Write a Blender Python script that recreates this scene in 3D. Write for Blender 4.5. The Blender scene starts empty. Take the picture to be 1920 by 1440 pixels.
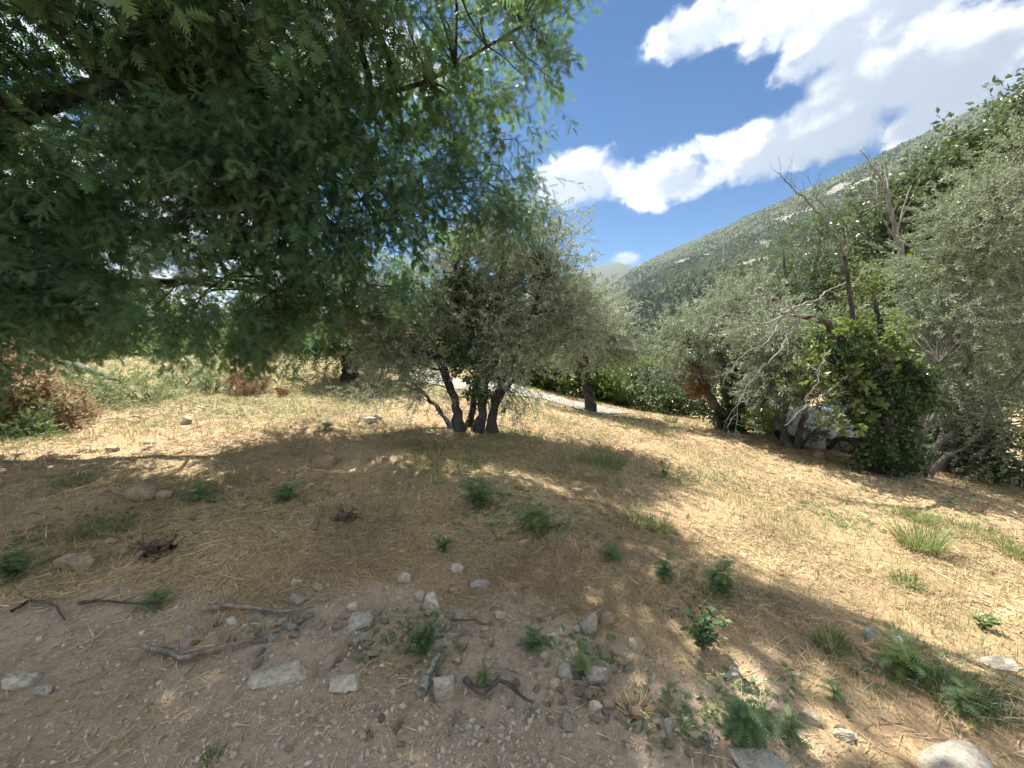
import bpy, bmesh, math, random
import numpy as np
from mathutils import Vector, Matrix

S = bpy.context.scene
COL = S.collection
R = np.random.default_rng(7)
random.seed(7)

# ------------------------------------------------------------------ camera
CAM_H = 1.65
FPX = 723.0                      # focal length in pixels of the 1920 wide photograph
PITCH = math.atan((720 - 630) / FPX)
cam_d = bpy.data.cameras.new('camera')
cam_d.sensor_width = 36.0
cam_d.lens = 36.0 * FPX / 1920.0
cam_d.clip_start = 0.05
cam_d.clip_end = 30000
cam = bpy.data.objects.new('camera', cam_d)
cam.location = (0, 0, CAM_H)
cam.rotation_euler = (math.pi / 2 - PITCH, 0, 0)
COL.objects.link(cam)
S.camera = cam

# ------------------------------------------------------------------ light
SUN_EL = math.radians(57)
SUN_AZ = math.atan2(-0.44, 0.90)      # horizontal heading towards the sun, clockwise from +Y
SUN_DIR = np.array([math.sin(SUN_AZ) * math.cos(SUN_EL), math.cos(SUN_AZ) * math.cos(SUN_EL), math.sin(SUN_EL)])
sun_d = bpy.data.lights.new('sun', 'SUN')
sun_d.energy = 2.05
sun_d.angle = math.radians(0.53)
sun_d.color = (1.0, 0.95, 0.86)
sun = bpy.data.objects.new('sun', sun_d)
sun.rotation_euler = Vector(SUN_DIR).to_track_quat('Z', 'Y').to_euler()
sun.location = (-20, 20, 40)
COL.objects.link(sun)

S.view_settings.view_transform = 'Standard'
S.view_settings.look = 'None'
S.view_settings.exposure = 2.75
S.view_settings.gamma = 1.0
S.view_settings.use_curve_mapping = False
S.cycles.use_denoising = True
S.cycles.denoising_prefilter = 'ACCURATE'
S.cycles.max_bounces = 4
S.cycles.diffuse_bounces = 3
S.cycles.glossy_bounces = 2
S.cycles.transmission_bounces = 4
S.cycles.volume_bounces = 0
S.cycles.use_adaptive_sampling = True
S.cycles.adaptive_threshold = 0.02
S.cycles.transparent_max_bounces = 8
S.cycles.caustics_reflective = False
S.cycles.caustics_refractive = False


class NT:
    """small helper round a node tree"""
    def __init__(s, tree):
        s.t = tree
        s.n = tree.nodes
        s.n.clear()

    def add(s, kind, **kw):
        n = s.n.new(kind)
        for k, v in kw.items():
            setattr(n, k, v)
        return n

    def link(s, a, b):
        s.t.links.new(a, b)

    def val(s, sock, v):
        if hasattr(v, 'is_output'):
            s.link(v, sock)
        else:
            sock.default_value = v

    def math(s, op, a, b=0.0, c=0.0, clamp=False):
        n = s.add('ShaderNodeMath', operation=op, use_clamp=clamp)
        s.val(n.inputs[0], a); s.val(n.inputs[1], b); s.val(n.inputs[2], c)
        return n.outputs[0]

    def vmath(s, op, a, b=(0, 0, 0), out=0):
        n = s.add('ShaderNodeVectorMath', operation=op)
        s.val(n.inputs[0], a)
        if op == 'SCALE':
            s.val(n.inputs['Scale'], b)
        else:
            s.val(n.inputs[1], b)
        return n.outputs[out]

    def mix(s, f, a, b, blend='MIX'):
        n = s.add('ShaderNodeMix', data_type='RGBA', blend_type=blend)
        s.val(n.inputs[0], f)
        for i, v in ((6, a), (7, b)):
            s.val(n.inputs[i], v if hasattr(v, 'is_output') else (*v, 1.0) if len(v) == 3 else v)
        return n.outputs[2]

    def noise(s, vec, scale, detail=4.0, rough=0.55, dist=0.0, out=0):
        n = s.add('ShaderNodeTexNoise')
        if vec is not None:
            s.link(vec, n.inputs['Vector'])
        n.inputs['Scale'].default_value = scale
        n.inputs['Detail'].default_value = detail
        n.inputs['Roughness'].default_value = rough
        n.inputs['Distortion'].default_value = dist
        return n.outputs[out]

    def ramp(s, f, lo, hi, a=0.0, b=1.0, smooth=True):
        n = s.add('ShaderNodeMapRange')
        if smooth:
            n.interpolation_type = 'SMOOTHSTEP'
        s.val(n.inputs[0], f)
        n.inputs[1].default_value = lo; n.inputs[2].default_value = hi
        n.inputs[3].default_value = a; n.inputs[4].default_value = b
        return n.outputs[0]


# ------------------------------------------------------------------ sky with fair weather clouds
world = bpy.data.worlds.new('World')
S.world = world
world.use_nodes = True
w = NT(world.node_tree)
sky = w.add('ShaderNodeTexSky', sky_type='NISHITA')
sky.sun_disc = False
sky.sun_elevation = SUN_EL
sky.sun_rotation = SUN_AZ
sky.altitude = 1200
sky.air_density = 1.0
sky.dust_density = 0.1
sky.ozone_density = 3.0
tc = w.add('ShaderNodeTexCoord')
D0 = tc.outputs['Generated']


def dirpx(u, v):
    f = np.array([0, math.cos(PITCH), -math.sin(PITCH)]); up = np.array([0, math.sin(PITCH), math.cos(PITCH)])
    d = f + (u - 960) / FPX * np.array([1, 0, 0]) + (720 - v) / FPX * up
    return d / np.linalg.norm(d)


def azel(az, el):
    az, el = math.radians(az), math.radians(el)
    return np.array([math.sin(az) * math.cos(el), math.cos(az) * math.cos(el), math.sin(el)])


# cloud heaps: direction of the middle and the two half axes; added fill clouds cover the rest
def heap_px(u, v, ru, rv):
    c = dirpx(u, v)
    t = dirpx(u + ru, v) - c; q = dirpx(u, v - rv) - c
    return c, t, q


def heap_az(az, el, hw, hh):
    c = azel(az, el)
    t = np.cross(c, [0, 0, 1.0]); t /= np.linalg.norm(t)
    return c, t * hw, np.cross(t, c) * hh


HEAPS = [heap_px(*q) for q in ((1110, 345, 130, 66), (1270, 335, 150, 74), (1420, 300, 130, 66), (1570, 235, 130, 100), (1700, 150, 200, 110), (1880, 90, 200, 150), (1350, 50, 170, 80), (1480, 50, 120, 70), (1680, 20, 260, 110), (1620, 130, 120, 90), (1560, 270, 110, 60), (1790, 200, 160, 80), (1172, 488, 36, 18), (400, 480, 300, 160), (60, 380, 300, 200), (640, 90, 200, 100))]
nA = w.noise(D0, 6.5, 7.0, 0.58, 0.2)
nB = w.noise(D0, 22.0, 4.0, 0.62, 0.1)
sunv = tuple(SUN_DIR * 0.035 + np.array([0, 0, 0.012]))
nA2 = w.noise(w.vmath('ADD', D0, sunv), 6.5, 5.0, 0.58, 0.2)
field = None
vert = None
for c, t, q in HEAPS:
    rel = w.vmath('SUBTRACT', D0, tuple(c))
    a = w.vmath('DOT_PRODUCT', rel, tuple(t / np.dot(t, t)), out=1)
    b = w.vmath('DOT_PRODUCT', rel, tuple(q / np.dot(q, q)), out=1)
    # the underside is flatter than the top
    bb = w.math('MULTIPLY', b, w.ramp(b, -0.2, 0.2, 1.35, 0.85))
    d2 = w.math('ADD', w.math('MULTIPLY', a, a), w.math('MULTIPLY', bb, bb))
    f = w.math('SUBTRACT', 1.0, d2)
    fv = w.math('MULTIPLY', w.math('MAXIMUM', f, 0.0), b)
    field = f if field is None else w.math('SMOOTH_MAX', field, f, 0.25)
    vert = fv if vert is None else w.math('ADD', vert, fv)
# thicker, unseen cloud cover added behind and beside the camera to fill the shade
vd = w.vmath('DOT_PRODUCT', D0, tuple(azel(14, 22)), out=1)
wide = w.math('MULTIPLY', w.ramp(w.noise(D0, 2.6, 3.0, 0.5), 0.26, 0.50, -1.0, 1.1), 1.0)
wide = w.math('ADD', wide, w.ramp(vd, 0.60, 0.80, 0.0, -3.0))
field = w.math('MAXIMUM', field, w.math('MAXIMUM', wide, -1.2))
dens = w.math('ADD', w.math('MULTIPLY', field, 0.62), w.math('MULTIPLY', w.math('SUBTRACT', nA, 0.5), 2.0))
dens = w.math('ADD', dens, w.math('MULTIPLY', w.math('SUBTRACT', nB, 0.5), 0.6))
alpha = w.ramp(dens, 0.0, 0.45)
thick = w.ramp(dens, 0.05, 0.8)
lit = w.math('ADD', w.math('MULTIPLY', w.math('SUBTRACT', nA, nA2), 4.0), w.math('MULTIPLY', vert, 0.75))
lit = w.math('ADD', lit, w.math('MULTIPLY', thick, -0.95))
lit = w.math('ADD', lit, w.math('MULTIPLY', w.math('SUBTRACT', nB, 0.5), 0.9))
litm = w.ramp(lit, -0.7, 0.5)
# clouds brighten round the sun; those opposite are raised as added fill for shade
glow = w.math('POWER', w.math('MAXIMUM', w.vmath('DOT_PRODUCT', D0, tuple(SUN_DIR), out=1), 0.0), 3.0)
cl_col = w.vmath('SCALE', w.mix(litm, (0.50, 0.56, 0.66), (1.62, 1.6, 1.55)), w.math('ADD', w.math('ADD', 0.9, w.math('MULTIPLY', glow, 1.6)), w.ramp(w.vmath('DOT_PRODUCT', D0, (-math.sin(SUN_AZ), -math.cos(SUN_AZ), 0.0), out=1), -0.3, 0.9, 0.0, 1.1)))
hsv = w.add('ShaderNodeHueSaturation')
hsv.inputs['Saturation'].default_value = 2.1
hsv.inputs['Value'].default_value = 0.105
w.link(sky.outputs[0], hsv.inputs['Color'])
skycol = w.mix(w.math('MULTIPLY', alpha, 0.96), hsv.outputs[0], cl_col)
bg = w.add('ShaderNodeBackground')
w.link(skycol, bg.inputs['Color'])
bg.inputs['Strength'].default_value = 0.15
wo = w.add('ShaderNodeOutputWorld')
w.link(bg.outputs[0], wo.inputs['Surface'])
world.cycles.sampling_method = 'MANUAL'
world.cycles.sample_map_resolution = 256


# ------------------------------------------------------------------ numpy noise and geometry helpers
def vhash(ix, iy, iz, seed):
    n = (ix.astype(np.int64) * 374761393 + iy.astype(np.int64) * 668265263 + iz.astype(np.int64) * 2147483647 + seed * 974634777) & 0xFFFFFFFF
    n = ((n ^ (n >> 13)) * 1274126177) & 0xFFFFFFFF
    n = (n ^ (n >> 16)) & 0xFFFFFFFF
    return n / 4294967295.0


def vnoise(x, y, z=None, seed=0):
    x = np.asarray(x, float); y = np.asarray(y, float)
    z = np.zeros_like(x) if z is None else np.asarray(z, float)
    ix, iy, iz = np.floor(x), np.floor(y), np.floor(z)
    fx, fy, fz = x - ix, y - iy, z - iz
    fx = fx * fx * (3 - 2 * fx); fy = fy * fy * (3 - 2 * fy); fz = fz * fz * (3 - 2 * fz)
    out = 0
    for dx in (0, 1):
        for dy in (0, 1):
            for dz in (0, 1):
                wgt = (fx if dx else 1 - fx) * (fy if dy else 1 - fy) * (fz if dz else 1 - fz)
                out = out + wgt * vhash(ix + dx, iy + dy, iz + dz, seed)
    return out * 2 - 1


def fbm(x, y, z=None, oct=4, seed=0, gain=0.5):
    s, a, f = 0, 1.0, 1.0
    for o in range(oct):
        s = s + a * vnoise(np.asarray(x) * f, np.asarray(y) * f, None if z is None else np.asarray(z) * f, seed + o)
        a *= gain; f *= 2.03
    return s


def sstep(a, b, x):
    t = np.clip((x - a) / (b - a), 0, 1)
    return t * t * (3 - 2 * t)


def GH(x, y):
    """height of the ground"""
    x = np.asarray(x, float); y = np.asarray(y, float)
    xr = np.where(x > 0, 0.112 * np.minimum(x, 40), 0.035 * np.maximum(x, -60))
    field_ = -0.08 - xr
    soft = np.log1p(np.exp(np.clip((y - 9.0) * 1.2, -30, 30))) / 1.2
    field_ = field_ - 0.105 * np.minimum(soft, 60) * sstep(-2.5, 6.0, x)
    field_ = field_ - 0.9 * sstep(40, 400, y) * 30 * sstep(-60, 60, x) - 0.02 * np.clip(y - 40, 0, 4000) * (1 - sstep(-60, 60, x))
    s = (x + 0.44) * 0.657 + (y - 4.0) * 0.754
    m = 1 - sstep(-0.35, 1.25, s)
    m = m * (1 - sstep(3.0, 9.0, -x)) * (1 - sstep(2, 6, -y))
    h = field_ * (1 - m) + m * (0.11 * np.exp(-(s / 0.5) ** 2) - 0.035 * np.minimum(x, 0) * 0)
    h = np.where(m > 0, h, h)
    rr = np.hypot(x, y)
    near = 1 / (1 + (rr / 30) ** 2)
    h = h + near * (0.07 * fbm(x * 0.45, y * 0.45, oct=3, seed=3) * sstep(1.0, 4.0, rr) + 0.018 * fbm(x * 2.1, y * 2.1, oct=3, seed=11))
    # the ground steps down behind the trees on the right
    h = h - 0.5 * sstep(8.9, 9.8, y + 0.12 * (x - 8)) * sstep(6.4, 7.6, x)
    # the weedy bank on the far left
    h = h + 0.55 * sstep(9.0, 15.0, y) * sstep(2.5, 8.0, -x) * (1 - sstep(60, 120, np.abs(x) + y))
    # low hummocks under the grass of the field
    h = h + 0.05 * near * np.maximum(fbm(x * 1.1, y * 1.1, oct=2, seed=19), 0) * sstep(4.0, 6.5, rr)
    return h


def gh(x, y):
    return float(GH(np.array([x]), np.array([y]))[0])


_T = np.geomspace(0.9, 200, 800)
CPOS = np.array([0, 0, CAM_H])


def spot(u, v):
    """where the sight line through a place in the photograph meets the ground"""
    d = dirpx(u, v); d = d / d[1]
    P = CPOS + _T[:, None] * d
    below = P[:, 2] - GH(P[:, 0], P[:, 1])
    k = int(np.argmax(below < 0))
    if below[k] >= 0:
        k = len(_T) - 1
    a, b = below[k - 1], below[k]
    t = _T[k - 1] + (_T[k] - _T[k - 1]) * (a / (a - b) if a > b else 1)
    p = CPOS + t * d
    return np.array([p[0], p[1], gh(p[0], p[1])])


def at(u, v, y):
    """the point at distance y that stands at this place of the photograph"""
    d = dirpx(u, v)
    return CPOS + d * (y / d[1])


def m_per_px(y):
    return y / FPX


def norm(a):
    return a / np.maximum(np.linalg.norm(a, axis=-1, keepdims=True), 1e-9)


def mesh_data(name, V, F, mats=(), smooth=False, attrs=None, fmat=None):
    """F: one (n,3) or (n,4) array, or a list of such arrays"""
    Fs = F if isinstance(F, list) else [F]
    Fs = [np.asarray(f, np.int32) for f in Fs if len(f)]
    V = np.asarray(V, np.float32)
    me = bpy.data.meshes.new(name)
    nl = sum(f.size for f in Fs); npol = sum(len(f) for f in Fs)
    me.vertices.add(len(V)); me.loops.add(nl); me.polygons.add(npol)
    me.vertices.foreach_set('co', V.ravel())
    me.loops.foreach_set('vertex_index', np.concatenate([f.ravel() for f in Fs]).astype(np.int32))
    tot = np.concatenate([np.full(len(f), f.shape[1], np.int32) for f in Fs])
    st = np.concatenate([[0], np.cumsum(tot)[:-1]]).astype(np.int32)
    me.polygons.foreach_set('loop_start', st)
    me.polygons.foreach_set('loop_total', tot)
    for mm in mats:
        me.materials.append(mm)
    if fmat is not None:
        me.polygons.foreach_set('material_index', np.asarray(fmat, np.int32))
    me.update(calc_edges=True)
    if smooth:
        me.shade_smooth()
    else:
        me.shade_flat()
    for k, a in (attrs or {}).items():
        at_ = me.attributes.new(k, 'FLOAT', 'POINT')
        at_.data.foreach_set('value', np.asarray(a, np.float32))
    return me


def link(name, me, parent=None, loc=None, **props):
    o = bpy.data.objects.new(name, me)
    COL.objects.link(o)
    if loc is not None:
        o.location = tuple(float(q) for q in loc)
    if parent is not None:
        o.parent = parent
    for k, v in props.items():
        o[k] = v
    return o


def thing(name, label, cat, loc, group=None):
    o = link(name, None, loc=loc, label=label, category=cat)
    o.empty_display_size = 0.2
    if group:
        o['group'] = group
    return o


class MB:
    """collects pieces of one mesh"""
    def __init__(s):
        s.V = []; s.F3 = []; s.F4 = []; s.t = []; s.n = 0

    def add(s, V, F, tint=0.5):
        V = np.asarray(V, float); F = np.asarray(F, int)
        (s.F3 if F.shape[1] == 3 else s.F4).append(F + s.n)
        s.V.append(V)
        s.t.append(np.full(len(V), tint) if np.isscalar(tint) else np.asarray(tint))
        s.n += len(V)

    def tube(s, P, rad, seg=6, tint=0.5, rough=0.0, cap=True):
        P = np.asarray(P, float); rad = np.asarray(rad, float)
        T = np.gradient(P, axis=0); T = norm(T)
        ref = np.array([0.0, 0.0, 1.0]) if abs(T[0][2]) < 0.9 else np.array([1.0, 0, 0])
        N = norm(np.cross(T, np.broadcast_to(ref, T.shape)))
        for i in range(1, len(N)):       # parallel transport
            n_ = N[i - 1] - T[i] * np.dot(N[i - 1], T[i])
            ln = np.linalg.norm(n_)
            N[i] = n_ / ln if ln > 1e-6 else N[i - 1]
        B = np.cross(T, N)
        ang = np.linspace(0, 2 * math.pi, seg, endpoint=False)
        ring = np.cos(ang)[None, :, None] * N[:, None, :] + np.sin(ang)[None, :, None] * B[:, None, :]
        rr = rad[:, None] * np.ones((1, seg))
        if rough:
            q = P[:, None, :] + ring * rad[:, None, None]
            sc = 1.0 / max(rad.max(), 1e-3)
            rr = rr * (1 + rough * fbm(q[..., 0] * sc, q[..., 1] * sc, q[..., 2] * sc * 0.4, oct=3, seed=5))
        V = (P[:, None, :] + ring * rr[..., None]).reshape(-1, 3)
        n = len(P)
        i = np.arange(n - 1)[:, None] * seg; j = np.arange(seg)[None, :]; j2 = (j + 1) % seg
        F = np.stack([i + j, i + j2, i + seg + j2, i + seg + j], -1).reshape(-1, 4)
        base = s.n
        s.add(V, F, tint)
        if cap:
            s.add(np.vstack([P[-1] + T[-1] * rad[-1] * 0.3, V[-seg:]]), np.array([[0, 1 + k, 1 + (k + 1) % seg] for k in range(seg)]), tint)

    def box(s, c, h, rot=None, tint=0.5):
        v = np.array([[x, y, z] for x in (-1, 1) for y in (-1, 1) for z in (-1, 1)], float) * np.asarray(h)
        if rot is not None:
            v = v @ np.asarray(rot).T
        s.add(v + np.asarray(c), [[0, 1, 3, 2], [4, 6, 7, 5], [0, 4, 5, 1], [2, 3, 7, 6], [0, 2, 6, 4], [1, 5, 7, 3]], tint)

    def data(s, name, mat, smooth=False, origin=None):
        V = np.vstack(s.V)
        if origin is not None:
            V = V - np.asarray(origin)
        F = []
        if s.F3: F.append(np.vstack(s.F3))
        if s.F4: F.append(np.vstack(s.F4))
        return mesh_data(name, V, F, [mat] if mat else [], smooth, {'tint': np.concatenate(s.t)})

    def build(s, name, mat, parent=None, origin=None, smooth=False, **props):
        o = link(name, s.data(name, mat, smooth, origin), parent, **props)
        return o


def curve(P, n):
    """smooth polyline through the points (x, y, z[, r])"""
    P = np.asarray(P, float)
    if len(P) < 3:
        t = np.linspace(0, 1, n)[:, None]
        return P[0] * (1 - t) + P[-1] * t
    Q = np.vstack([2 * P[0] - P[1], P, 2 * P[-1] - P[-2]])
    out = []
    seg = len(P) - 1
    for tt in np.linspace(0, seg, n):
        k = min(int(tt), seg - 1); t = tt - k
        p0, p1, p2, p3 = Q[k], Q[k + 1], Q[k + 2], Q[k + 3]
        out.append(0.5 * (2 * p1 + (p2 - p0) * t + (2 * p0 - 5 * p1 + 4 * p2 - p3) * t * t + (3 * p1 - p0 - 3 * p2 + p3) * t ** 3))
    return np.array(out)


def leaf_arr(P, Dv, N, L, W, mid=0.45, fold=0.12):
    """diamond leaves: base, side, tip, side"""
    P, Dv, N = np.atleast_2d(P), norm(np.atleast_2d(Dv)), np.atleast_2d(N)
    Sd = norm(np.cross(Dv, N)); Nn = np.cross(Sd, Dv)
    L = np.broadcast_to(L, len(P))[:, None]; W = np.broadcast_to(W, len(P))[:, None]
    m = P + Dv * L * mid + Nn * W * fold
    V = np.stack([P, m + Sd * W / 2, P + Dv * L - Nn * L * 0.06, m - Sd * W / 2], 1).reshape(-1, 3)
    i = np.arange(len(P))[:, None] * 4
    F = np.concatenate([i + np.array([[0, 1, 2]]), i + np.array([[0, 2, 3]])], 1).reshape(-1, 3)
    return V, F


def frames(Dv, rng, roll=None):
    Dv = norm(Dv)
    rnd = rng.normal(size=Dv.shape)
    N = norm(np.cross(Dv, rnd))
    B = np.cross(Dv, N)
    return np.stack([Dv, B, N], -1)


def frames_up(Dv, rng, jit=0.35):
    """x along the direction, z as near to upright as it goes"""
    Dv = norm(Dv)
    up = np.array([0, 0, 1.0]) + rng.normal(size=Dv.shape) * jit
    Bv = norm(np.cross(up, Dv)); N = np.cross(Dv, Bv)
    return np.stack([Dv, Bv, N], -1)


def scatter_mesh(templates, P, Rm, sc, rng, tint=None):
    """real copies of the twig templates, joined: returns V, F, tint"""
    Vs, Fs, Ts, off = [], [], [], 0
    pick = rng.integers(0, len(templates), len(P))
    tint = rng.random(len(P)) if tint is None else tint
    for k, (tv, tf, tt) in enumerate(templates):
        sel = np.where(pick == k)[0]
        if not len(sel):
            continue
        V = np.einsum('nij,vj->nvi', Rm[sel] * sc[sel][:, None, None], tv) + P[sel][:, None, :]
        F = tf[None] + (np.arange(len(sel)) * len(tv))[:, None, None] + off
        Vs.append(V.reshape(-1, 3)); Fs.append(F.reshape(-1, 3))
        Ts.append(np.clip(tint[sel][:, None] * 0.75 + tt[None] * 0.25, 0, 1).ravel())
        off += len(sel) * len(tv)
    return np.vstack(Vs), np.vstack(Fs), np.concatenate(Ts)


def gn_scatter(name, P, euler, scale, templates, tint, rng, **props):
    """stuff that nobody could count: points that carry one of the template pieces each"""
    me = bpy.data.meshes.new(name)
    me.vertices.add(len(P)); me.vertices.foreach_set('co', np.asarray(P, np.float32).ravel())
    a = me.attributes.new('rot', 'FLOAT_VECTOR', 'POINT'); a.data.foreach_set('vector', np.asarray(euler, np.float32).ravel())
    a = me.attributes.new('scl', 'FLOAT', 'POINT'); a.data.foreach_set('value', np.asarray(scale, np.float32))
    a = me.attributes.new('tint', 'FLOAT', 'POINT'); a.data.foreach_set('value', np.asarray(tint, np.float32))
    a = me.attributes.new('var', 'INT', 'POINT'); a.data.foreach_set('value', rng.integers(0, len(templates), len(P)).astype(np.int32))
    o = link(name, me, **props)
    g = bpy.data.node_groups.new(name + '_nodes', 'GeometryNodeTree')
    g.interface.new_socket('Geometry', in_out='INPUT', socket_type='NodeSocketGeometry')
    g.interface.new_socket('Geometry', in_out='OUTPUT', socket_type='NodeSocketGeometry')
    n = g.nodes
    gi = n.new('NodeGroupInput'); go = n.new('NodeGroupOutput')
    jn = n.new('GeometryNodeJoinGeometry')
    for tm in templates:
        to = bpy.data.objects.new(tm.name, tm)
        oi = n.new('GeometryNodeObjectInfo'); oi.inputs['Object'].default_value = to
        gti = n.new('GeometryNodeGeometryToInstance')
        g.links.new(oi.outputs['Geometry'], gti.inputs[0])
        g.links.new(gti.outputs[0], jn.inputs[0])
    iop = n.new('GeometryNodeInstanceOnPoints')
    iop.inputs['Pick Instance'].default_value = True

    def attr(nm, dt):
        q = n.new('GeometryNodeInputNamedAttribute'); q.data_type = dt; q.inputs['Name'].default_value = nm
        return q.outputs[0]
    e2r = n.new('FunctionNodeEulerToRotation')
    g.links.new(attr('rot', 'FLOAT_VECTOR'), e2r.inputs[0])
    g.links.new(gi.outputs[0], iop.inputs['Points'])
    g.links.new(jn.outputs[0], iop.inputs['Instance'])
    g.links.new(attr('var', 'INT'), iop.inputs['Instance Index'])
    g.links.new(e2r.outputs[0], iop.inputs['Rotation'])
    g.links.new(attr('scl', 'FLOAT'), iop.inputs['Scale'])
    g.links.new(iop.outputs[0], go.inputs[0])
    md = o.modifiers.new('scatter', 'NODES'); md.node_group = g
    return o


# ------------------------------------------------------------------ materials
def mat(name):
    m = bpy.data.materials.new(name)
    m.use_nodes = True
    t = NT(m.node_tree)
    t.out = t.add('ShaderNodeOutputMaterial')
    t.bsdf = t.add('ShaderNodeBsdfPrincipled')
    t.link(t.bsdf.outputs[0], t.out.inputs[0])
    return m, t


def attr_node(t, name, inst=False):
    n = t.add('ShaderNodeAttribute', attribute_name=name)
    n.attribute_type = 'INSTANCER' if inst else 'GEOMETRY'
    return n.outputs['Fac']


def pos(t):
    return t.add('ShaderNodeNewGeometry').outputs['Position']


def leaf_mat(name, a, b, back=None, transl=0.35, rough=0.55, spec=0.35, inst=False, tcol=None, nscale=1.2):
    m, t = mat(name)
    ti = attr_node(t, 'tint', inst)
    col = t.mix(ti, a, b)
    nz = t.noise(pos(t), nscale, 2.0)
    col = t.mix(t.ramp(nz, 0.3, 0.7, 0.0, 0.35), col, tuple(c * 0.6 for c in a))
    tl = col
    if back is not None:
        g = t.add('ShaderNodeNewGeometry')
        col = t.mix(g.outputs['Backfacing'], col, back)
    t.link(col, t.bsdf.inputs['Base Color'])
    t.bsdf.inputs['Roughness'].default_value = rough
    t.bsdf.inputs['Specular IOR Level'].default_value = spec
    tr = t.add('ShaderNodeBsdfTranslucent')
    tcn = t.mix(0.55, tl, tcol or tuple(min(1, c * 1.9) for c in b))
    t.link(tcn, tr.inputs['Color'])
    mx = t.add('ShaderNodeMixShader'); mx.inputs[0].default_value = transl
    t.link(t.bsdf.outputs[0], mx.inputs[1]); t.link(tr.outputs[0], mx.inputs[2])
    t.link(mx.outputs[0], t.out.inputs[0])
    return m


def bark_mat(name, a, b, scale=14.0, strength=0.6, stretch=0.25, moss=None):
    m, t = mat(name)
    p = pos(t)
    mp = t.add('ShaderNodeMapping'); mp.inputs['Scale'].default_value = (1, 1, stretch)
    t.link(p, mp.inputs[0])
    n1 = t.noise(mp.outputs[0], scale, 6.0, 0.65, 0.4)
    n2 = t.noise(p, scale * 0.25, 3.0)
    col = t.mix(t.ramp(n1, 0.3, 0.7), a, b)
    col = t.mix(t.ramp(n2, 0.45, 0.7, 0, 0.5), col, moss or tuple(c * 0.5 for c in a))
    t.link(col, t.bsdf.inputs['Base Color'])
    t.bsdf.inputs['Roughness'].default_value = 0.9
    t.bsdf.inputs['Specular IOR Level'].default_value = 0.15
    bp = t.add('ShaderNodeBump'); bp.inputs['Strength'].default_value = strength; bp.inputs['Distance'].default_value = 0.02
    t.link(n1, bp.inputs['Height']); t.link(bp.outputs[0], t.bsdf.inputs['Normal'])
    return m


def stone_mat(name, a, b, dirt, scale=9.0):
    m, t = mat(name)
    ob = t.add('ShaderNodeTexCoord').outputs['Object']
    ri = t.add('ShaderNodeObjectInfo').outputs['Random']
    sh = t.vmath('ADD', ob, t.vmath('SCALE', (31.0, 17.0, 23.0), ri))
    n1 = t.noise(sh, scale, 6.0, 0.62); n2 = t.noise(sh, scale * 5, 4.0, 0.6); n3 = t.noise(sh, scale * 0.5, 3.0)
    col = t.mix(t.ramp(n1, 0.32, 0.68), a, b)
    col = t.mix(t.ramp(n3, 0.48, 0.7, 0, 0.75), col, dirt)
    col = t.mix(t.ramp(n2, 0.4, 0.7, 0, 0.55), col, tuple(c * 0.5 for c in dirt))
    col = t.mix(t.math('MULTIPLY', ri, 0.35), col, dirt)
    t.link(col, t.bsdf.inputs['Base Color'])
    t.bsdf.inputs['Roughness'].default_value = 0.92
    t.bsdf.inputs['Specular IOR Level'].default_value = 0.2
    bp = t.add('ShaderNodeBump'); bp.inputs['Strength'].default_value = 0.9; bp.inputs['Distance'].default_value = 0.02
    t.link(t.math('ADD', n1, t.math('MULTIPLY', n2, 0.5)), bp.inputs['Height']); t.link(bp.outputs[0], t.bsdf.inputs['Normal'])
    return m


def plain_mat(name, c, rough=0.5, metal=0.0, spec=0.4, var=0.12, nscale=4.0, coat=0.0):
    m, t = mat(name)
    n1 = t.noise(pos(t), nscale, 5.0)
    col = t.mix(t.ramp(n1, 0.35, 0.7), c, tuple(q * (1 - var) for q in c))
    t.link(col, t.bsdf.inputs['Base Color'])
    t.bsdf.inputs['Roughness'].default_value = rough
    t.bsdf.inputs['Metallic'].default_value = metal
    t.bsdf.inputs['Specular IOR Level'].default_value = spec
    t.bsdf.inputs['Coat Weight'].default_value = coat
    return m


M = {}
M['mimosa'] = leaf_mat('mimosa_leaf', (0.042, 0.112, 0.082), (0.175, 0.26, 0.098), transl=0.46, rough=0.5, tcol=(0.20, 0.34, 0.11))
M['olive'] = leaf_mat('olive_leaf', (0.125, 0.160, 0.095), (0.28, 0.32, 0.195), back=(0.38, 0.42, 0.32), transl=0.28, rough=0.5, spec=0.35)
M['olive_green'] = leaf_mat('olive_leaf_green', (0.110, 0.145, 0.080), (0.235, 0.275, 0.155), back=(0.33, 0.365, 0.265), transl=0.26, rough=0.5, spec=0.35)
M['olive_dark'] = leaf_mat('olive_leaf_dark', (0.032, 0.062, 0.026), (0.085, 0.13, 0.045), transl=0.25, rough=0.4, spec=0.4)  # plain dark green leaves of the far trees
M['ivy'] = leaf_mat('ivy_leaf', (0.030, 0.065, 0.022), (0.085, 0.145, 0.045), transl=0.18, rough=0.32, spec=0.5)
M['lime'] = leaf_mat('lime_leaf', (0.085, 0.13, 0.040), (0.175, 0.225, 0.075), transl=0.36, rough=0.45, tcol=(0.30, 0.37, 0.07))
M['broad'] = leaf_mat('broad_leaf', (0.045, 0.085, 0.030), (0.125, 0.175, 0.065), transl=0.25, rough=0.4, spec=0.45)
M['hedge'] = leaf_mat('hedge_leaf', (0.050, 0.090, 0.022), (0.15, 0.21, 0.045), transl=0.35, rough=0.45)
M['shrub'] = leaf_mat('grey_shrub_leaf', (0.050, 0.075, 0.045), (0.12, 0.15, 0.085), transl=0.25)
M['bright'] = leaf_mat('bright_shrub_leaf', (0.095, 0.14, 0.040), (0.19, 0.245, 0.075), transl=0.35)
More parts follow.
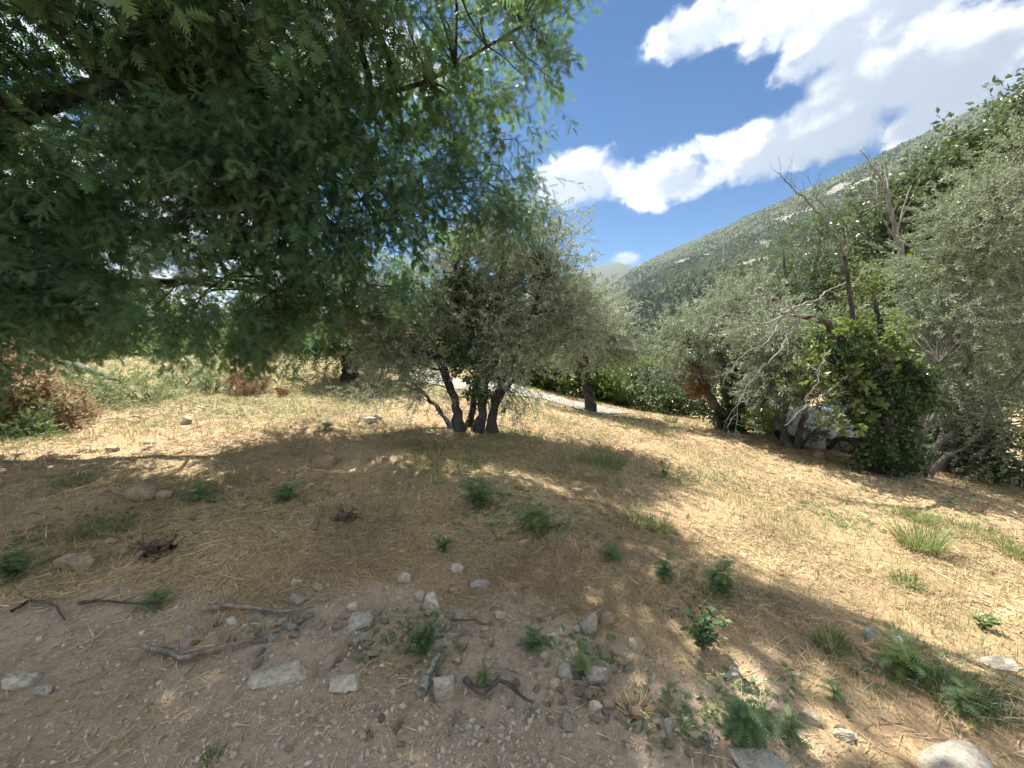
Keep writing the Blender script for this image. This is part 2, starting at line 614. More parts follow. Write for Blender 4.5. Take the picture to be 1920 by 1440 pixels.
M['seedling'] = leaf_mat('seedling_leaf', (0.085, 0.150, 0.080), (0.20, 0.28, 0.085), transl=0.35, rough=0.5, tcol=(0.24, 0.38, 0.06))
M['weed'] = leaf_mat('weed_leaf', (0.085, 0.145, 0.065), (0.17, 0.235, 0.085), transl=0.3)
M['grass'] = leaf_mat('grass_blade', (0.10, 0.16, 0.045), (0.24, 0.28, 0.095), transl=0.35, rough=0.5)
M['grass_thin'] = leaf_mat('thin_grass_blade', (0.13, 0.19, 0.07), (0.32, 0.33, 0.14), transl=0.35, rough=0.5)
M['straw'] = leaf_mat('dry_stalk', (0.27, 0.190, 0.105), (0.68, 0.53, 0.30), transl=0.15, rough=0.6, tcol=(0.6, 0.46, 0.26))
M['dryleaf'] = leaf_mat('dry_leaf', (0.20, 0.145, 0.085), (0.44, 0.34, 0.20), transl=0.25, rough=0.7)
M['rust'] = leaf_mat('dead_leaf', (0.16, 0.055, 0.028), (0.30, 0.13, 0.06), transl=0.2, rough=0.7)
M['dryred'] = leaf_mat('dry_bush_leaf', (0.25, 0.13, 0.08), (0.46, 0.30, 0.20), transl=0.2, rough=0.7)
M['bark'] = bark_mat('olive_bark', (0.072, 0.064, 0.054), (0.19, 0.172, 0.145))
M['bark_dark'] = bark_mat('dark_bark', (0.032, 0.029, 0.025), (0.098, 0.088, 0.076))
M['bark_mimosa'] = bark_mat('mimosa_bark', (0.034, 0.029, 0.025), (0.095, 0.082, 0.07), scale=10)
M['deadwood'] = bark_mat('bleached_wood', (0.18, 0.165, 0.148), (0.37, 0.345, 0.31), scale=18, strength=0.4, moss=(0.12, 0.105, 0.09))
M['deadbrown'] = bark_mat('bare_brown_wood', (0.10, 0.09, 0.08), (0.23, 0.205, 0.18), scale=18, strength=0.4)
M['stick'] = bark_mat('stick_bark', (0.13, 0.105, 0.085), (0.32, 0.275, 0.225), scale=30, strength=0.5)
M['stick_dark'] = bark_mat('dark_stick_bark', (0.06, 0.048, 0.04), (0.15, 0.12, 0.10), scale=30, strength=0.5)
M['root'] = bark_mat('charred_root', (0.05, 0.038, 0.03), (0.17, 0.13, 0.10), scale=30)
M['stone'] = stone_mat('limestone', (0.40, 0.355, 0.275), (0.56, 0.505, 0.40), (0.31, 0.245, 0.17))
M['stone_grey'] = stone_mat('grey_limestone', (0.31, 0.29, 0.245), (0.44, 0.41, 0.345), (0.26, 0.21, 0.155))
M['stone_tan'] = stone_mat('tan_stone', (0.29, 0.215, 0.145), (0.43, 0.33, 0.225), (0.22, 0.155, 0.10))
M['stone_white'] = stone_mat('white_stone', (0.55, 0.53, 0.48), (0.72, 0.70, 0.65), (0.38, 0.33, 0.26))

# ================================================================== the setting
# ------------------------------------------------------------------ ground sheet
def soil_amount(x, y):
    """bare gravelly earth where the bank was cut, straw litter elsewhere"""
    x = np.asarray(x, float); y = np.asarray(y, float)
    edge = 2.0 - 0.10 * x + 0.28 * fbm(x * 1.3, y * 1.3, oct=3, seed=31)
    a = 1 - sstep(-0.25, 0.35, y - edge)
    return a * (1 - sstep(0.5, 1.2, x - 0.25 * y))


m, t = mat('dry_meadow_ground')
p = pos(t)
soil = attr_node(t, 'soil'); grn = attr_node(t, 'green')
n0 = t.noise(p, 0.55, 4.0, 0.6); n1 = t.noise(p, 3.0, 6.0, 0.65); n2 = t.noise(p, 26.0, 6.0, 0.7); n3 = t.noise(p, 95.0, 4.0, 0.7); n4 = t.noise(p, 1.1, 4.0, 0.6, 0.6)
mp = t.add('ShaderNodeMapping'); mp.inputs['Scale'].default_value = (1.0, 0.35, 1.0); mp.inputs['Rotation'].default_value = (0, 0, 0.5)
t.link(p, mp.inputs[0])
n5 = t.noise(mp.outputs[0], 45.0, 5.0, 0.7, 1.2)
straw = t.mix(t.ramp(n5, 0.3, 0.7), (0.30, 0.212, 0.120), (0.55, 0.415, 0.235))
straw = t.mix(t.ramp(n4, 0.42, 0.62, 0, 0.4), straw, (0.37, 0.22, 0.13))
straw = t.mix(t.math('MULTIPLY', grn, t.ramp(n2, 0.3, 0.6)), straw, (0.15, 0.18, 0.06))
earth = t.mix(t.ramp(n2, 0.3, 0.7), (0.30, 0.218, 0.145), (0.49, 0.38, 0.272))
earth = t.mix(t.ramp(n1, 0.42, 0.66, 0, 0.7), earth, (0.51, 0.415, 0.305))
earth = t.mix(t.ramp(n0, 0.5, 0.7, 0, 0.5), earth, (0.32, 0.225, 0.155))
mask = t.ramp(t.math('ADD', soil, t.math('MULTIPLY', t.math('SUBTRACT', n1, 0.5), 0.9)), 0.3, 0.7)
col = t.mix(mask, straw, earth)
col = t.mix(t.ramp(n3, 0.35, 0.7, 0.0, 0.4), col, (0.17, 0.125, 0.085))
t.link(col, t.bsdf.inputs['Base Color'])
t.bsdf.inputs['Roughness'].default_value = 0.95
t.bsdf.inputs['Specular IOR Level'].default_value = 0.1
b1 = t.add('ShaderNodeBump'); b1.inputs['Strength'].default_value = 0.9; b1.inputs['Distance'].default_value = 0.018
hh = t.math('ADD', t.math('MULTIPLY', n2, 1.0), t.math('ADD', t.math('MULTIPLY', n3, 0.45), t.math('MULTIPLY', n5, 0.4)))
t.link(hh, b1.inputs['Height']); t.link(b1.outputs[0], t.bsdf.inputs['Normal'])
M['ground'] = m


def green_amount(x, y):
    g = sstep(0.15, 0.75, fbm(x * 0.35 + 4, y * 0.35, oct=3, seed=41))
    left = sstep(-1.0, -6.0, x) * sstep(6.5, 9.0, y) * 0.8
    return np.clip(g * 0.7 * sstep(3, 7, np.hypot(x, y)) + left, 0, 1)


rings = [0.3]
while rings[-1] < 7000:
    r_ = rings[-1]
    rings.append(r_ * (1.028 if r_ < 14 else 1.05 if r_ < 80 else 1.12))
rings = np.array(rings)
ang = np.radians(np.concatenate([np.linspace(-80, 80, 330), np.linspace(84, 276, 60)]))
na, nr = len(ang), len(rings)
X = rings[:, None] * np.sin(ang)[None]; Y = rings[:, None] * np.cos(ang)[None]
V = np.stack([X.ravel(), Y.ravel(), GH(X.ravel(), Y.ravel())], -1)
i = np.arange(nr - 1)[:, None] * na; j = np.arange(na)[None]; j2 = (j + 1) % na
F4 = np.stack([i + j, i + j2, i + na + j2, i + na + j], -1).reshape(-1, 4)[:, ::-1]
V = np.vstack([V, [[0, 0, gh(0, 0)]]])
F3 = np.stack([np.full(na, len(V) - 1), np.arange(na), (np.arange(na) + 1) % na], -1)[:, ::-1]
me = mesh_data('ground', V, [F3, F4], [M['ground']], True, {'soil': soil_amount(V[:, 0], V[:, 1]), 'green': green_amount(V[:, 0], V[:, 1])})
link('ground', me, kind='structure')

# ------------------------------------------------------------------ lane behind the olives
m, t = mat('worn_asphalt')
p = pos(t)
a1 = t.noise(p, 6.0, 6.0, 0.65); a2 = t.noise(p, 60.0, 3.0)
col = t.mix(t.ramp(a1, 0.3, 0.7), (0.26, 0.245, 0.225), (0.36, 0.335, 0.30))
col = t.mix(t.ramp(a2, 0.4, 0.7, 0, 0.5), col, (0.17, 0.16, 0.15))
t.link(col, t.bsdf.inputs['Base Color']); t.bsdf.inputs['Roughness'].default_value = 0.9
M['road'] = m


def strip(name, C, half, lift, material, thick=0.0, nsub=60, **props):
    C = curve(np.asarray(C, float), nsub)
    T = norm(np.gradient(C, axis=0)); Nn = np.stack([-T[:, 1], T[:, 0]], -1)
    cols = 7
    ss = np.linspace(-1, 1, cols)
    P2 = C[:, None, :2] + Nn[:, None, :] * (ss[None, :, None] * half)
    Z = GH(P2[..., 0], P2[..., 1]) + lift
    Vt = np.concatenate([P2, Z[..., None]], -1)
    n_ = len(C)
    if thick:
        Vt[:, 0, 2] -= thick; Vt[:, -1, 2] -= thick
        P2[:, 1] = P2[:, 0]; Vt[:, 1, :2] = Vt[:, 0, :2]; Vt[:, -2, :2] = Vt[:, -1, :2]
    i = np.arange(n_ - 1)[:, None] * cols; j = np.arange(cols - 1)[None]
    Fq = np.stack([i + j, i + cols + j, i + cols + j + 1, i + j + 1], -1).reshape(-1, 4)[:, ::-1]
    return link(name, mesh_data(name, Vt.reshape(-1, 3), Fq, [material], True), **props)


LANE = [(-16, 27), (-7, 19.5), tuple(spot(880, 722)[:2]), tuple(spot(1030, 746)[:2]), tuple(spot(1105, 766)[:2]), tuple(spot(1150, 777)[:2])]
strip('lane', LANE, 1.0, 0.03, M['road'], nsub=120, kind='structure')
M['kerb'] = plain_mat('pale_concrete', (0.55, 0.52, 0.46), 0.9, var=0.3, nscale=14)
k0, k1, k2 = spot(1262, 768), spot(1300, 776), spot(1348, 788)
kb = strip('kerb', [k0[:2], k1[:2], k2[:2]], 0.06, 0.11, M['kerb'], thick=0.12, nsub=20)
kb['kind'] = 'structure'

# ------------------------------------------------------------------ mountain across the valley
RIDGE_PX = [(1090, 575), (1128, 545), (1165, 522), (1185, 505), (1210, 490), (1280, 460), (1400, 405), (1500, 360), (1600, 312), (1700, 262), (1800, 215), (1900, 172)]
raz = [-6, 2]; rel_ = [-0.8, 0.3]
for u, v in RIDGE_PX:
    d = dirpx(u, v)
    raz.append(math.degrees(math.atan2(d[0], d[1]))); rel_.append(math.degrees(math.asin(d[2])))
raz += [60, 75, 95, 115, 140]; rel_ += [22.5, 23.5, 22, 18, 12]
FOOT_R, FOOT_Z = 230.0, -48.0


def ridge_R(az):
    return np.interp(az, [-6, 8, 55, 140], [3000, 2850, 1750, 1750])


def mountain_pt(az, tt):
    """az in degrees, tt 0 at the foot and 1 at the ridge"""
    Rr = ridge_R(az); H = Rr * np.tan(np.radians(np.interp(az, raz, rel_)))
    r = FOOT_R + (Rr - FOOT_R) * tt
    prof = 0.35 * np.clip(tt, 0, 1) + 0.65 * np.clip(tt, 0, 1) ** 1.75
    z = FOOT_Z + (H - FOOT_Z) * prof
    over = np.maximum(tt - 1, 0)
    z = z - over * 900
    x = r * np.sin(np.radians(az)); y = r * np.cos(np.radians(az))
    relief = (np.clip(tt, 0, 1) * (1 - np.clip(tt, 0, 1)) * 4) ** 0.7
    z = z + relief * (80 * (0.5 - np.abs(fbm(x / 420, y / 420, oct=3, seed=61))) + 24 * fbm(x / 110, y / 110, oct=3, seed=66))
    z = z + 5 * fbm(x / 60, y / 60, oct=3, seed=71) * np.clip(tt * 3, 0, 1)
    return x, y, z


def rock_amount(x, y, z, tt):
    n = fbm(x / 230, y / 230, z / 120, oct=4, seed=81)
    streak = fbm(x / 60, y / 60, z / 60, oct=3, seed=87)
    return np.clip(sstep(0.30, 0.66, n + 0.5 * streak), 0, 1)


az = np.linspace(-6, 140, 330); tt = np.linspace(0, 1.12, 170)
AZ, TT = np.meshgrid(az, tt)
mx_, my_, mz_ = mountain_pt(AZ.ravel(), TT.ravel())
na2, nt = len(az), len(tt)
i = np.arange(nt - 1)[:, None] * na2; j = np.arange(na2 - 1)[None]
Fm = np.stack([i + j, i + j + 1, i + na2 + j + 1, i + na2 + j], -1).reshape(-1, 4)[:, ::-1]
m, t = mat('scrub_mountainside')
p = pos(t)
g1 = t.noise(p, 0.05, 5.0, 0.65); g2 = t.noise(p, 0.35, 4.0, 0.7); g3 = t.noise(p, 0.008, 4.0, 0.6)
col = t.mix(t.ramp(g2, 0.35, 0.65), (0.050, 0.068, 0.036), (0.125, 0.135, 0.075))
col = t.mix(t.ramp(g3, 0.4, 0.65, 0, 0.6), col, (0.085, 0.115, 0.045))
rk = attr_node(t, 'rock')
rkm = t.ramp(t.math('ADD', rk, t.math('MULTIPLY', t.math('SUBTRACT', g1, 0.5), 1.3)), 0.55, 0.85)
col = t.mix(t.math('MULTIPLY', rkm, t.ramp(g2, 0.25, 0.55)), col, (0.30, 0.275, 0.24))
t.link(col, t.bsdf.inputs['Base Color']); t.bsdf.inputs['Roughness'].default_value = 1.0
t.bsdf.inputs['Specular IOR Level'].default_value = 0.0
bp = t.add('ShaderNodeBump'); bp.inputs['Strength'].default_value = 1.0; bp.inputs['Distance'].default_value = 3.0
t.link(g2, bp.inputs['Height']); t.link(bp.outputs[0], t.bsdf.inputs['Normal'])
M['mountain'] = m
link('mountain', mesh_data('mountain', np.stack([mx_, my_, mz_], -1), Fm, [m], True, {'rock': rock_amount(mx_, my_, mz_, TT.ravel())}), kind='structure')

# the blue hill at the end of the valley
fx = np.linspace(-900, 3600, 150); fy = np.linspace(0, 1, 24)
FX, FT = np.meshgrid(fx, fy)
prof_h = np.interp(FX, [-900, 0, 600, 880, 1150, 1380, 1800, 2600, 3600], [300, 560, 780, 850, 950, 1000, 800, 850, 850]) * 0.985
fz = -60 + (prof_h + 60) * np.sin(FT * math.pi * 0.5) + 18 * fbm(FX / 260, FT * 4, oct=3, seed=5) * FT
Vf = np.stack([FX.ravel(), (4300 + 1000 * FT).ravel(), fz.ravel()], -1)
nf = len(fx)
i = np.arange(len(fy) - 1)[:, None] * nf; j = np.arange(nf - 1)[None]
link('far_hill', mesh_data('far_hill', Vf, np.stack([i + j, i + j + 1, i + nf + j + 1, i + nf + j], -1).reshape(-1, 4), [M['mountain']], True, {'rock': np.zeros(len(Vf))}), kind='structure')

# ------------------------------------------------------------------ woods on the mountainside: one mass
def blob_mesh(name, seed, squash, mat_, sub=2, cone=0.0):
    bm = bmesh.new(); bmesh.ops.create_icosphere(bm, subdivisions=sub, radius=1)
    Vb = np.array([v.co[:] for v in bm.verts])
    d = 1 + 0.38 * fbm(Vb[:, 0] * 1.7, Vb[:, 1] * 1.7, Vb[:, 2] * 1.7 + seed, oct=2, seed=seed)
    Vb = Vb * d[:, None]
    if cone:
        Vb[:, :2] *= (1 - cone * sstep(-1, 1.1, Vb[:, 2]))[:, None]
    Vb[:, 2] = Vb[:, 2] * squash + squash * 0.6
    for v, c in zip(bm.verts, Vb):
        v.co = c
    me_ = bpy.data.meshes.new(name); bm.to_mesh(me_); bm.free()
    me_.materials.append(mat_)
    return me_


M['woods'] = leaf_mat('hillside_tree', (0.022, 0.045, 0.018), (0.13, 0.16, 0.06), transl=0.0, rough=1.0, spec=0.0, inst=True, nscale=0.3)
crowns = [blob_mesh('wood_crown', 3, 0.9, M['woods']), blob_mesh('wood_crown', 9, 1.15, M['woods']), blob_mesh('wood_crown', 14, 1.7, M['woods'], cone=0.5), blob_mesh('wood_crown', 23, 0.8, M['woods'])]
nW = 75000
rw = np.random.default_rng(5)
Waz = rw.uniform(1, 66, nW); Wr2 = rw.uniform(0, 1, nW)
Wt = np.sqrt(Wr2) * 1.0
wx, wy, wz = mountain_pt(Waz, Wt)
rk = rock_amount(wx, wy, wz, Wt)
patch = fbm(wx / 160, wy / 160, oct=3, seed=91)
keep = (rw.random(nW) > rk * 0.92) & (rw.random(nW) < np.interp(Wt + 0.12 * patch, [0, 0.55, 0.78, 1], [1.0, 0.95, 0.5, 0.32]))
wx, wy, wz, Wt, patch = wx[keep], wy[keep], wz[keep], Wt[keep], patch[keep]
nW = len(wx)
Wsc = rw.uniform(2.8, 6.8, nW) * np.interp(Wt, [0, 0.6, 0.85, 1], [1.05, 0.95, 0.5, 0.38])
gn_scatter('hillside_forest', np.stack([wx, wy, wz - Wsc * 0.25], -1), np.stack([np.zeros(nW), np.zeros(nW), rw.uniform(0, 6.28, nW)], -1), Wsc, crowns,
           np.clip(0.45 + 0.6 * patch + rw.normal(0, 0.3, nW), 0, 1), rw, kind='stuff', label='dense green woods covering the mountainside across the valley', category='woods')

# trees of the valley floor between the field and the mountain
nL = 2600
lx = rw.uniform(-260, 420, nL); ly = rw.uniform(48, 330, nL)
lz = GH(lx, ly)
sel = (np.abs(np.arctan2(lx, ly)) < 1.1)
lx, ly, lz = lx[sel], ly[sel], lz[sel]; nL = len(lx)
Lsc = rw.uniform(1.6, 3.4, nL) * np.interp(ly, [48, 120], [0.7, 1.0])
gn_scatter('valley_woods', np.stack([lx, ly, lz - 0.3], -1), np.stack([np.zeros(nL), np.zeros(nL), rw.uniform(0, 6.28, nL)], -1), Lsc, crowns,
           rw.random(nL), rw, kind='stuff', label='low green trees filling the valley floor beyond the lane', category='woods')

# ------------------------------------------------------------------ air
hz = bpy.data.materials.new('valley_haze'); hz.use_nodes = True
q = NT(hz.node_tree); qo = q.add('ShaderNodeOutputMaterial'); qv = q.add('ShaderNodeVolumePrincipled')
qv.inputs['Color'].default_value = (0.74, 0.86, 1.0, 1); qv.inputs['Density'].default_value = 0.000065; qv.inputs['Anisotropy'].default_value = 0.2
q.link(qv.outputs[0], qo.inputs['Volume'])
HB = MB(); HB.box((0, 0, 455), (7600, 7600, 545))
hz_o = link('haze', HB.data('haze', hz), kind='stuff')

# ================================================================== trees
RT = np.random.default_rng(21)


def tmpl(parts, tints):
    Vs, Fs, Ts, o = [], [], [], 0
    for (v, f), ti in zip(parts, tints):
        Vs.append(v); Fs.append(np.asarray(f) + o); Ts.append(np.full(len(v), ti) if np.isscalar(ti) else ti); o += len(v)
    return np.vstack(Vs), np.vstack(Fs), np.concatenate(Ts)


def stem_tri(P, r0, r1):
    """three sided stalk"""
    b = MB(); b.tube(P, np.linspace(r0, r1, len(P)), 3, cap=False)
    F = np.vstack(b.F4)
    return np.vstack(b.V), np.vstack([F[:, [0, 1, 2]], F[:, [0, 2, 3]]])


def olive_twig(rng, L=0.26, pairs=8, ll=0.066, lw=0.0175):
    x = np.linspace(0.03, L, pairs)
    bend = rng.uniform(-0.25, 0.25)
    P, Dv, N = [], [], []
    for k, xx in enumerate(x):
        base = np.array([xx, bend * xx * xx / L, -0.12 * xx * xx / L])
        a = k * math.pi / 2 + rng.normal(0, 0.4)
        for sg in (1, -1):
            side = np.array([0, math.cos(a), math.sin(a)]) * sg
            d = np.array([1, 0, 0]) * rng.uniform(0.5, 1.0) + side * rng.uniform(0.6, 1.0) + rng.normal(0, 0.12, 3)
            P.append(base); Dv.append(d); N.append(np.cross(d, side) + rng.normal(0, 0.5, 3) + np.array([0, 0, 0.4]))
    n = len(P)
    lv = leaf_arr(np.array(P), np.array(Dv), np.array(N), ll * rng.uniform(0.75, 1.2, n), lw * rng.uniform(0.85, 1.25, n))
    st = stem_tri(np.array([[q, bend * q * q / L, -0.12 * q * q / L] for q in (0, L)]), 0.003, 0.0012)
    return tmpl([lv, st], [np.repeat(rng.random(n), 4), 0.2])


def broad_twig(rng, L=0.22, n=12, ll=0.06, lw=0.036, mid=0.42):
    x = rng.uniform(0.02, L, n)
    P = np.stack([x, np.zeros(n), np.zeros(n)], -1)
    a = rng.uniform(0, 6.28, n)
    side = np.stack([np.zeros(n), np.cos(a), np.sin(a)], -1)
    Dv = np.array([1, 0, 0]) * rng.uniform(0.1, 0.9, (n, 1)) + side + rng.normal(0, 0.2, (n, 3))
    N = np.cross(Dv, rng.normal(0, 1, (n, 3))) * 0.8 + np.array([0, 0, 1.0])
    lv = leaf_arr(P + norm(Dv) * ll * 0.3, Dv, N, ll * rng.uniform(0.6, 1.25, n), lw * rng.uniform(0.7, 1.2, n), mid)
    st = stem_tri(np.array([[0, 0, 0], [L, 0, 0]]), 0.003, 0.001)
    return tmpl([lv, st], [np.repeat(rng.random(n), 4), 0.2])


def frond(rng, base, d, nrm, L, pairs, pl, pw, droop=0.35):
    """one feathery leaf: a rachis with rows of narrow pinnae, one triangle each"""
    d = d / np.linalg.norm(d); side = np.cross(nrm, d); side /= np.linalg.norm(side); nn = np.cross(d, side)
    s = (np.arange(pairs) + 0.7) / pairs
    C = base + d * (s * L)[:, None] - nn * (droop * L * s * s)[:, None]
    tan = norm(d - nn * (2 * droop * s)[:, None])
    env = np.sin(np.clip(s * 0.9 + 0.12, 0, 1) * math.pi) ** 0.6
    Vs, Fs = [], []
    for sg in (1, -1):
        dv = norm(side * sg * 1.0 + tan * rng.uniform(0.35, 0.6, (pairs, 1)) - nn * 0.15)
        l = (pl * env * rng.uniform(0.85, 1.1, pairs))[:, None]
        a = C - tan * pw * 0.5; b = C + tan * pw * 0.5
        tip = C + dv * l
        Vs.append(np.stack([a, b, tip], 1).reshape(-1, 3)); Fs.append(np.arange(pairs * 3).reshape(-1, 3) + (0 if sg == 1 else pairs * 3))
    e = base + d * L - nn * droop * L
    rv = np.array([base - side * 0.0012, base + side * 0.0012, e])
    V = np.vstack(Vs + [rv]); F = np.vstack(Fs + [[[pairs * 6, pairs * 6 + 1, pairs * 6 + 2]]])
    return V, F


def mimosa_spray(rng, L=0.42, n=9, fl=0.155, pairs=10, pl=0.044, pw=0.0095):
    parts, ti = [], []
    for k in range(n):
        s = (k + 0.6) / n
        a = k * 2.4 + rng.normal(0, 0.3)
        base = np.array([s * L, 0.05 * math.sin(3 * s), -0.10 * s * s * L])
        d = np.array([0.55 + 0.5 * s, math.cos(a), 0.75 * math.sin(a) + 0.1]) + rng.normal(0, 0.15, 3)
        parts.append(frond(rng, base, d, np.array([0.1, 0, 1.0]) + rng.normal(0, 0.25, 3), fl * rng.uniform(0.75, 1.15) * (1 - 0.3 * s), pairs, pl, pw, rng.uniform(0.2, 0.6)))
        ti.append(0.15 + 0.8 * s ** 2)
    parts.append(stem_tri(np.array([[q * L, 0.05 * math.sin(3 * q), -0.1 * q * q * L] for q in (0, .6)]), 0.0035, 0.0015)); ti.append(0.1)
    return tmpl(parts, ti)


OLIVE_T = [olive_twig(RT) for _ in range(5)]
OLIVE_FAR = [olive_twig(RT, pairs=6, ll=0.092, lw=0.027) for _ in range(4)]
BROAD_T = [broad_twig(RT) for _ in range(5)]
BROAD_BIG = [broad_twig(RT, L=0.34, n=11, ll=0.115, lw=0.06) for _ in range(4)]
BROAD_FAR = [broad_twig(RT, L=0.4, n=7, ll=0.175, lw=0.105) for _ in range(4)]
LIME_T = [broad_twig(RT, L=0.26, n=9, ll=0.105, lw=0.095, mid=0.5) for _ in range(4)]
IVY_T = [broad_twig(RT, L=0.16, n=9, ll=0.062, lw=0.056, mid=0.4) for _ in range(5)]
DRY_T = [broad_twig(RT, L=0.3, n=11, ll=0.10, lw=0.035) for _ in range(4)]
MIMOSA_T = [mimosa_spray(RT) for _ in range(6)]
MIMOSA_FAR = [mimosa_spray(RT, L=0.5, n=7, fl=0.2, pairs=6, pl=0.075, pw=0.03) for _ in range(3)]


def blob(u, v, y, ru, rv, ry):
    """ellipsoid of foliage whose middle stands at a place of the photograph at distance y; radii in pixels there, depth in metres"""
    return (at(u, v, y), np.array([ru * y / FPX, ry, rv * y / FPX]))


def inside(blobs, n, rng, shell=0.6):
    """points spread through the ellipsoids, more of them towards the outside"""
    vol = np.array([np.prod(r) ** (2 / 3) for c, r in blobs]); k = rng.choice(len(blobs), n, p=vol / vol.sum())
    d = norm(rng.normal(size=(n, 3)))
    q = rng.random(n) ** (1 / 3)
    q = q * (1 - shell) + shell * (1 - 0.55 * rng.random(n) ** 1.5)
    C = np.array([b[0] for b in blobs])[k]; Rr = np.array([b[1] for b in blobs])[k]
    return C + d * q[:, None] * Rr, norm(d / Rr)


def crown(blobs, templates, n_cl, per, cl_r, rng, sc=(0.8, 1.25), droop=0.15, outward=0.7, nodes=None, br=(0.022, 0.005), tint=None, minz=None, shell=0.6, upframe=False, flat=0.7, gapf=0.0, sub=2):
    """foliage arrays plus a branch collector: clusters of twigs, each cluster on a branch from the nearest stem"""
    cc, out = inside(blobs, n_cl, rng, shell)
    if gapf:
        cc_keep = fbm(cc[:, 0] * 0.9, cc[:, 1] * 0.9, cc[:, 2] * 0.9, oct=2, seed=int(rng.integers(1, 99))) > -gapf
        cc, out = cc[cc_keep], out[cc_keep]; n_cl = len(cc)
    P = np.repeat(cc, per, 0) + rng.normal(size=(n_cl * per, 3)) * cl_r * np.array([1, 1, flat])
    O = np.repeat(out, per, 0)
    away = norm(P - np.repeat(cc, per, 0))
    Dv = norm(O * outward + away * 0.6 + rng.normal(size=P.shape) * 0.45 + np.array([0, 0, -droop]))
    g = GH(P[:, 0], P[:, 1]) + (0.1 if minz is None else minz)
    ok = P[:, 2] > g
    P, Dv = P[ok], Dv[ok]
    # the twig reaches from inside the cluster to its rim
    s = rng.uniform(sc[0], sc[1], len(P))
    Rm = frames_up(Dv, rng) if upframe else frames(Dv, rng)
    cl_t = np.repeat(rng.random(n_cl), per)[ok]
    ti = np.clip(0.5 * cl_t + 0.5 * rng.random(len(P)), 0, 1) if tint is None else np.clip(tint + 0.6 * (cl_t - 0.45) + 0.35 * (rng.random(len(P)) - 0.5), 0, 1)
    V, F, T = scatter_mesh(templates, P - Dv * 0.08, Rm, s, rng, ti)
    b = MB()
    if nodes is not None:
        nodes = np.asarray(nodes)
        for c in cc:
            dd = np.linalg.norm(nodes[:, :3] - c, axis=1) + 0.9 * np.maximum(nodes[:, 2] - c[2] + 0.1, 0)
            k = int(np.argmin(dd)); a = nodes[k, :3]
            Lb = np.linalg.norm(c - a)
            if Lb < 0.05:
                continue
            mid1 = a + (c - a) * 0.35 + rng.normal(0, 0.07 * Lb, 3) + np.array([0, 0, 0.10 * Lb])
            mid2 = a + (c - a) * 0.7 + rng.normal(0, 0.06 * Lb, 3) + np.array([0, 0, 0.08 * Lb])
            r0 = min(br[0] * (0.6 + 0.35 * Lb), nodes[k, 3] * 0.75)
            b.tube(curve([a, mid1, mid2, c], 6), np.linspace(max(r0, br[1] * 1.3), br[1], 6), 4, cap=False)
            for _ in range(sub):
                e = c + rng.normal(0, cl_r * 1.1, 3)
                s0 = a + (c - a) * rng.uniform(0.55, 0.95)
                b.tube(curve([s0, (s0 + e) / 2 + rng.normal(0, 0.05, 3), e], 4), np.linspace(br[1], br[1] * 0.4, 4), 3, cap=False)
    return (V, F, T), b


def stems_mesh(stems, rng, seg=9, rough=0.22, n=18, flare=0.35, wob=0.25):
    """each stem: list of (x, y, z, r); returns a collector and the branch nodes along the upper stems"""
    b = MB(); nodes = []
    for st in stems:
        C = curve(np.asarray(st, float), n)
        r = np.maximum(C[:, 3], 0.006)
        C[1:-1, :3] += rng.normal(size=(n - 2, 3)) * r[1:-1, None] * wob
        r = r * (1 + flare * np.exp(-np.linspace(0, 8, n)))
        b.tube(C[:, :3], r, seg, rough=rough)
        nodes += [np.append(C[k, :3], r[k]) for k in range(n // 3, n)]
    return b, np.array(nodes)


def px_stem(pts, y, dy=None):
    """stem drawn through places of the photograph at distance y: (u, v, radius in m[, y offset])"""
    out = []
    for q in pts:
        yy = y + (q[3] if len(q) > 3 else 0)
        out.append(np.append(at(q[0], q[1], yy), q[2]))
    return out


def sink(stems, dz=0.12):
    for st in stems:
        x, y = st[0][0], st[0][1]
        st[0][2] = gh(x, y) - dz
    return stems


def put_tree(name, label, cat, base, trunk_b, crowns_, bark, group=None, extra=()):
    root = thing(name, label, cat, base, group)
    o = root.location
    trunk_b.build('trunk', bark, root, origin=base, smooth=True)
    for nm, (V, F, T), br, mt in crowns_:
        c = link(nm, mesh_data(nm, V - base, F, [mt], False, {'tint': T}), root, kind='stuff')
        if br is not None and br.n:
            br.build('branches', bark, root, origin=base, smooth=True, kind='stuff')
    for nm, mb, mt, props in extra:
        mb.build(nm, mt, root, origin=base, smooth=True, **props)
    return root


def ground_base(x, y):
    return np.array([x, y, gh(x, y)])


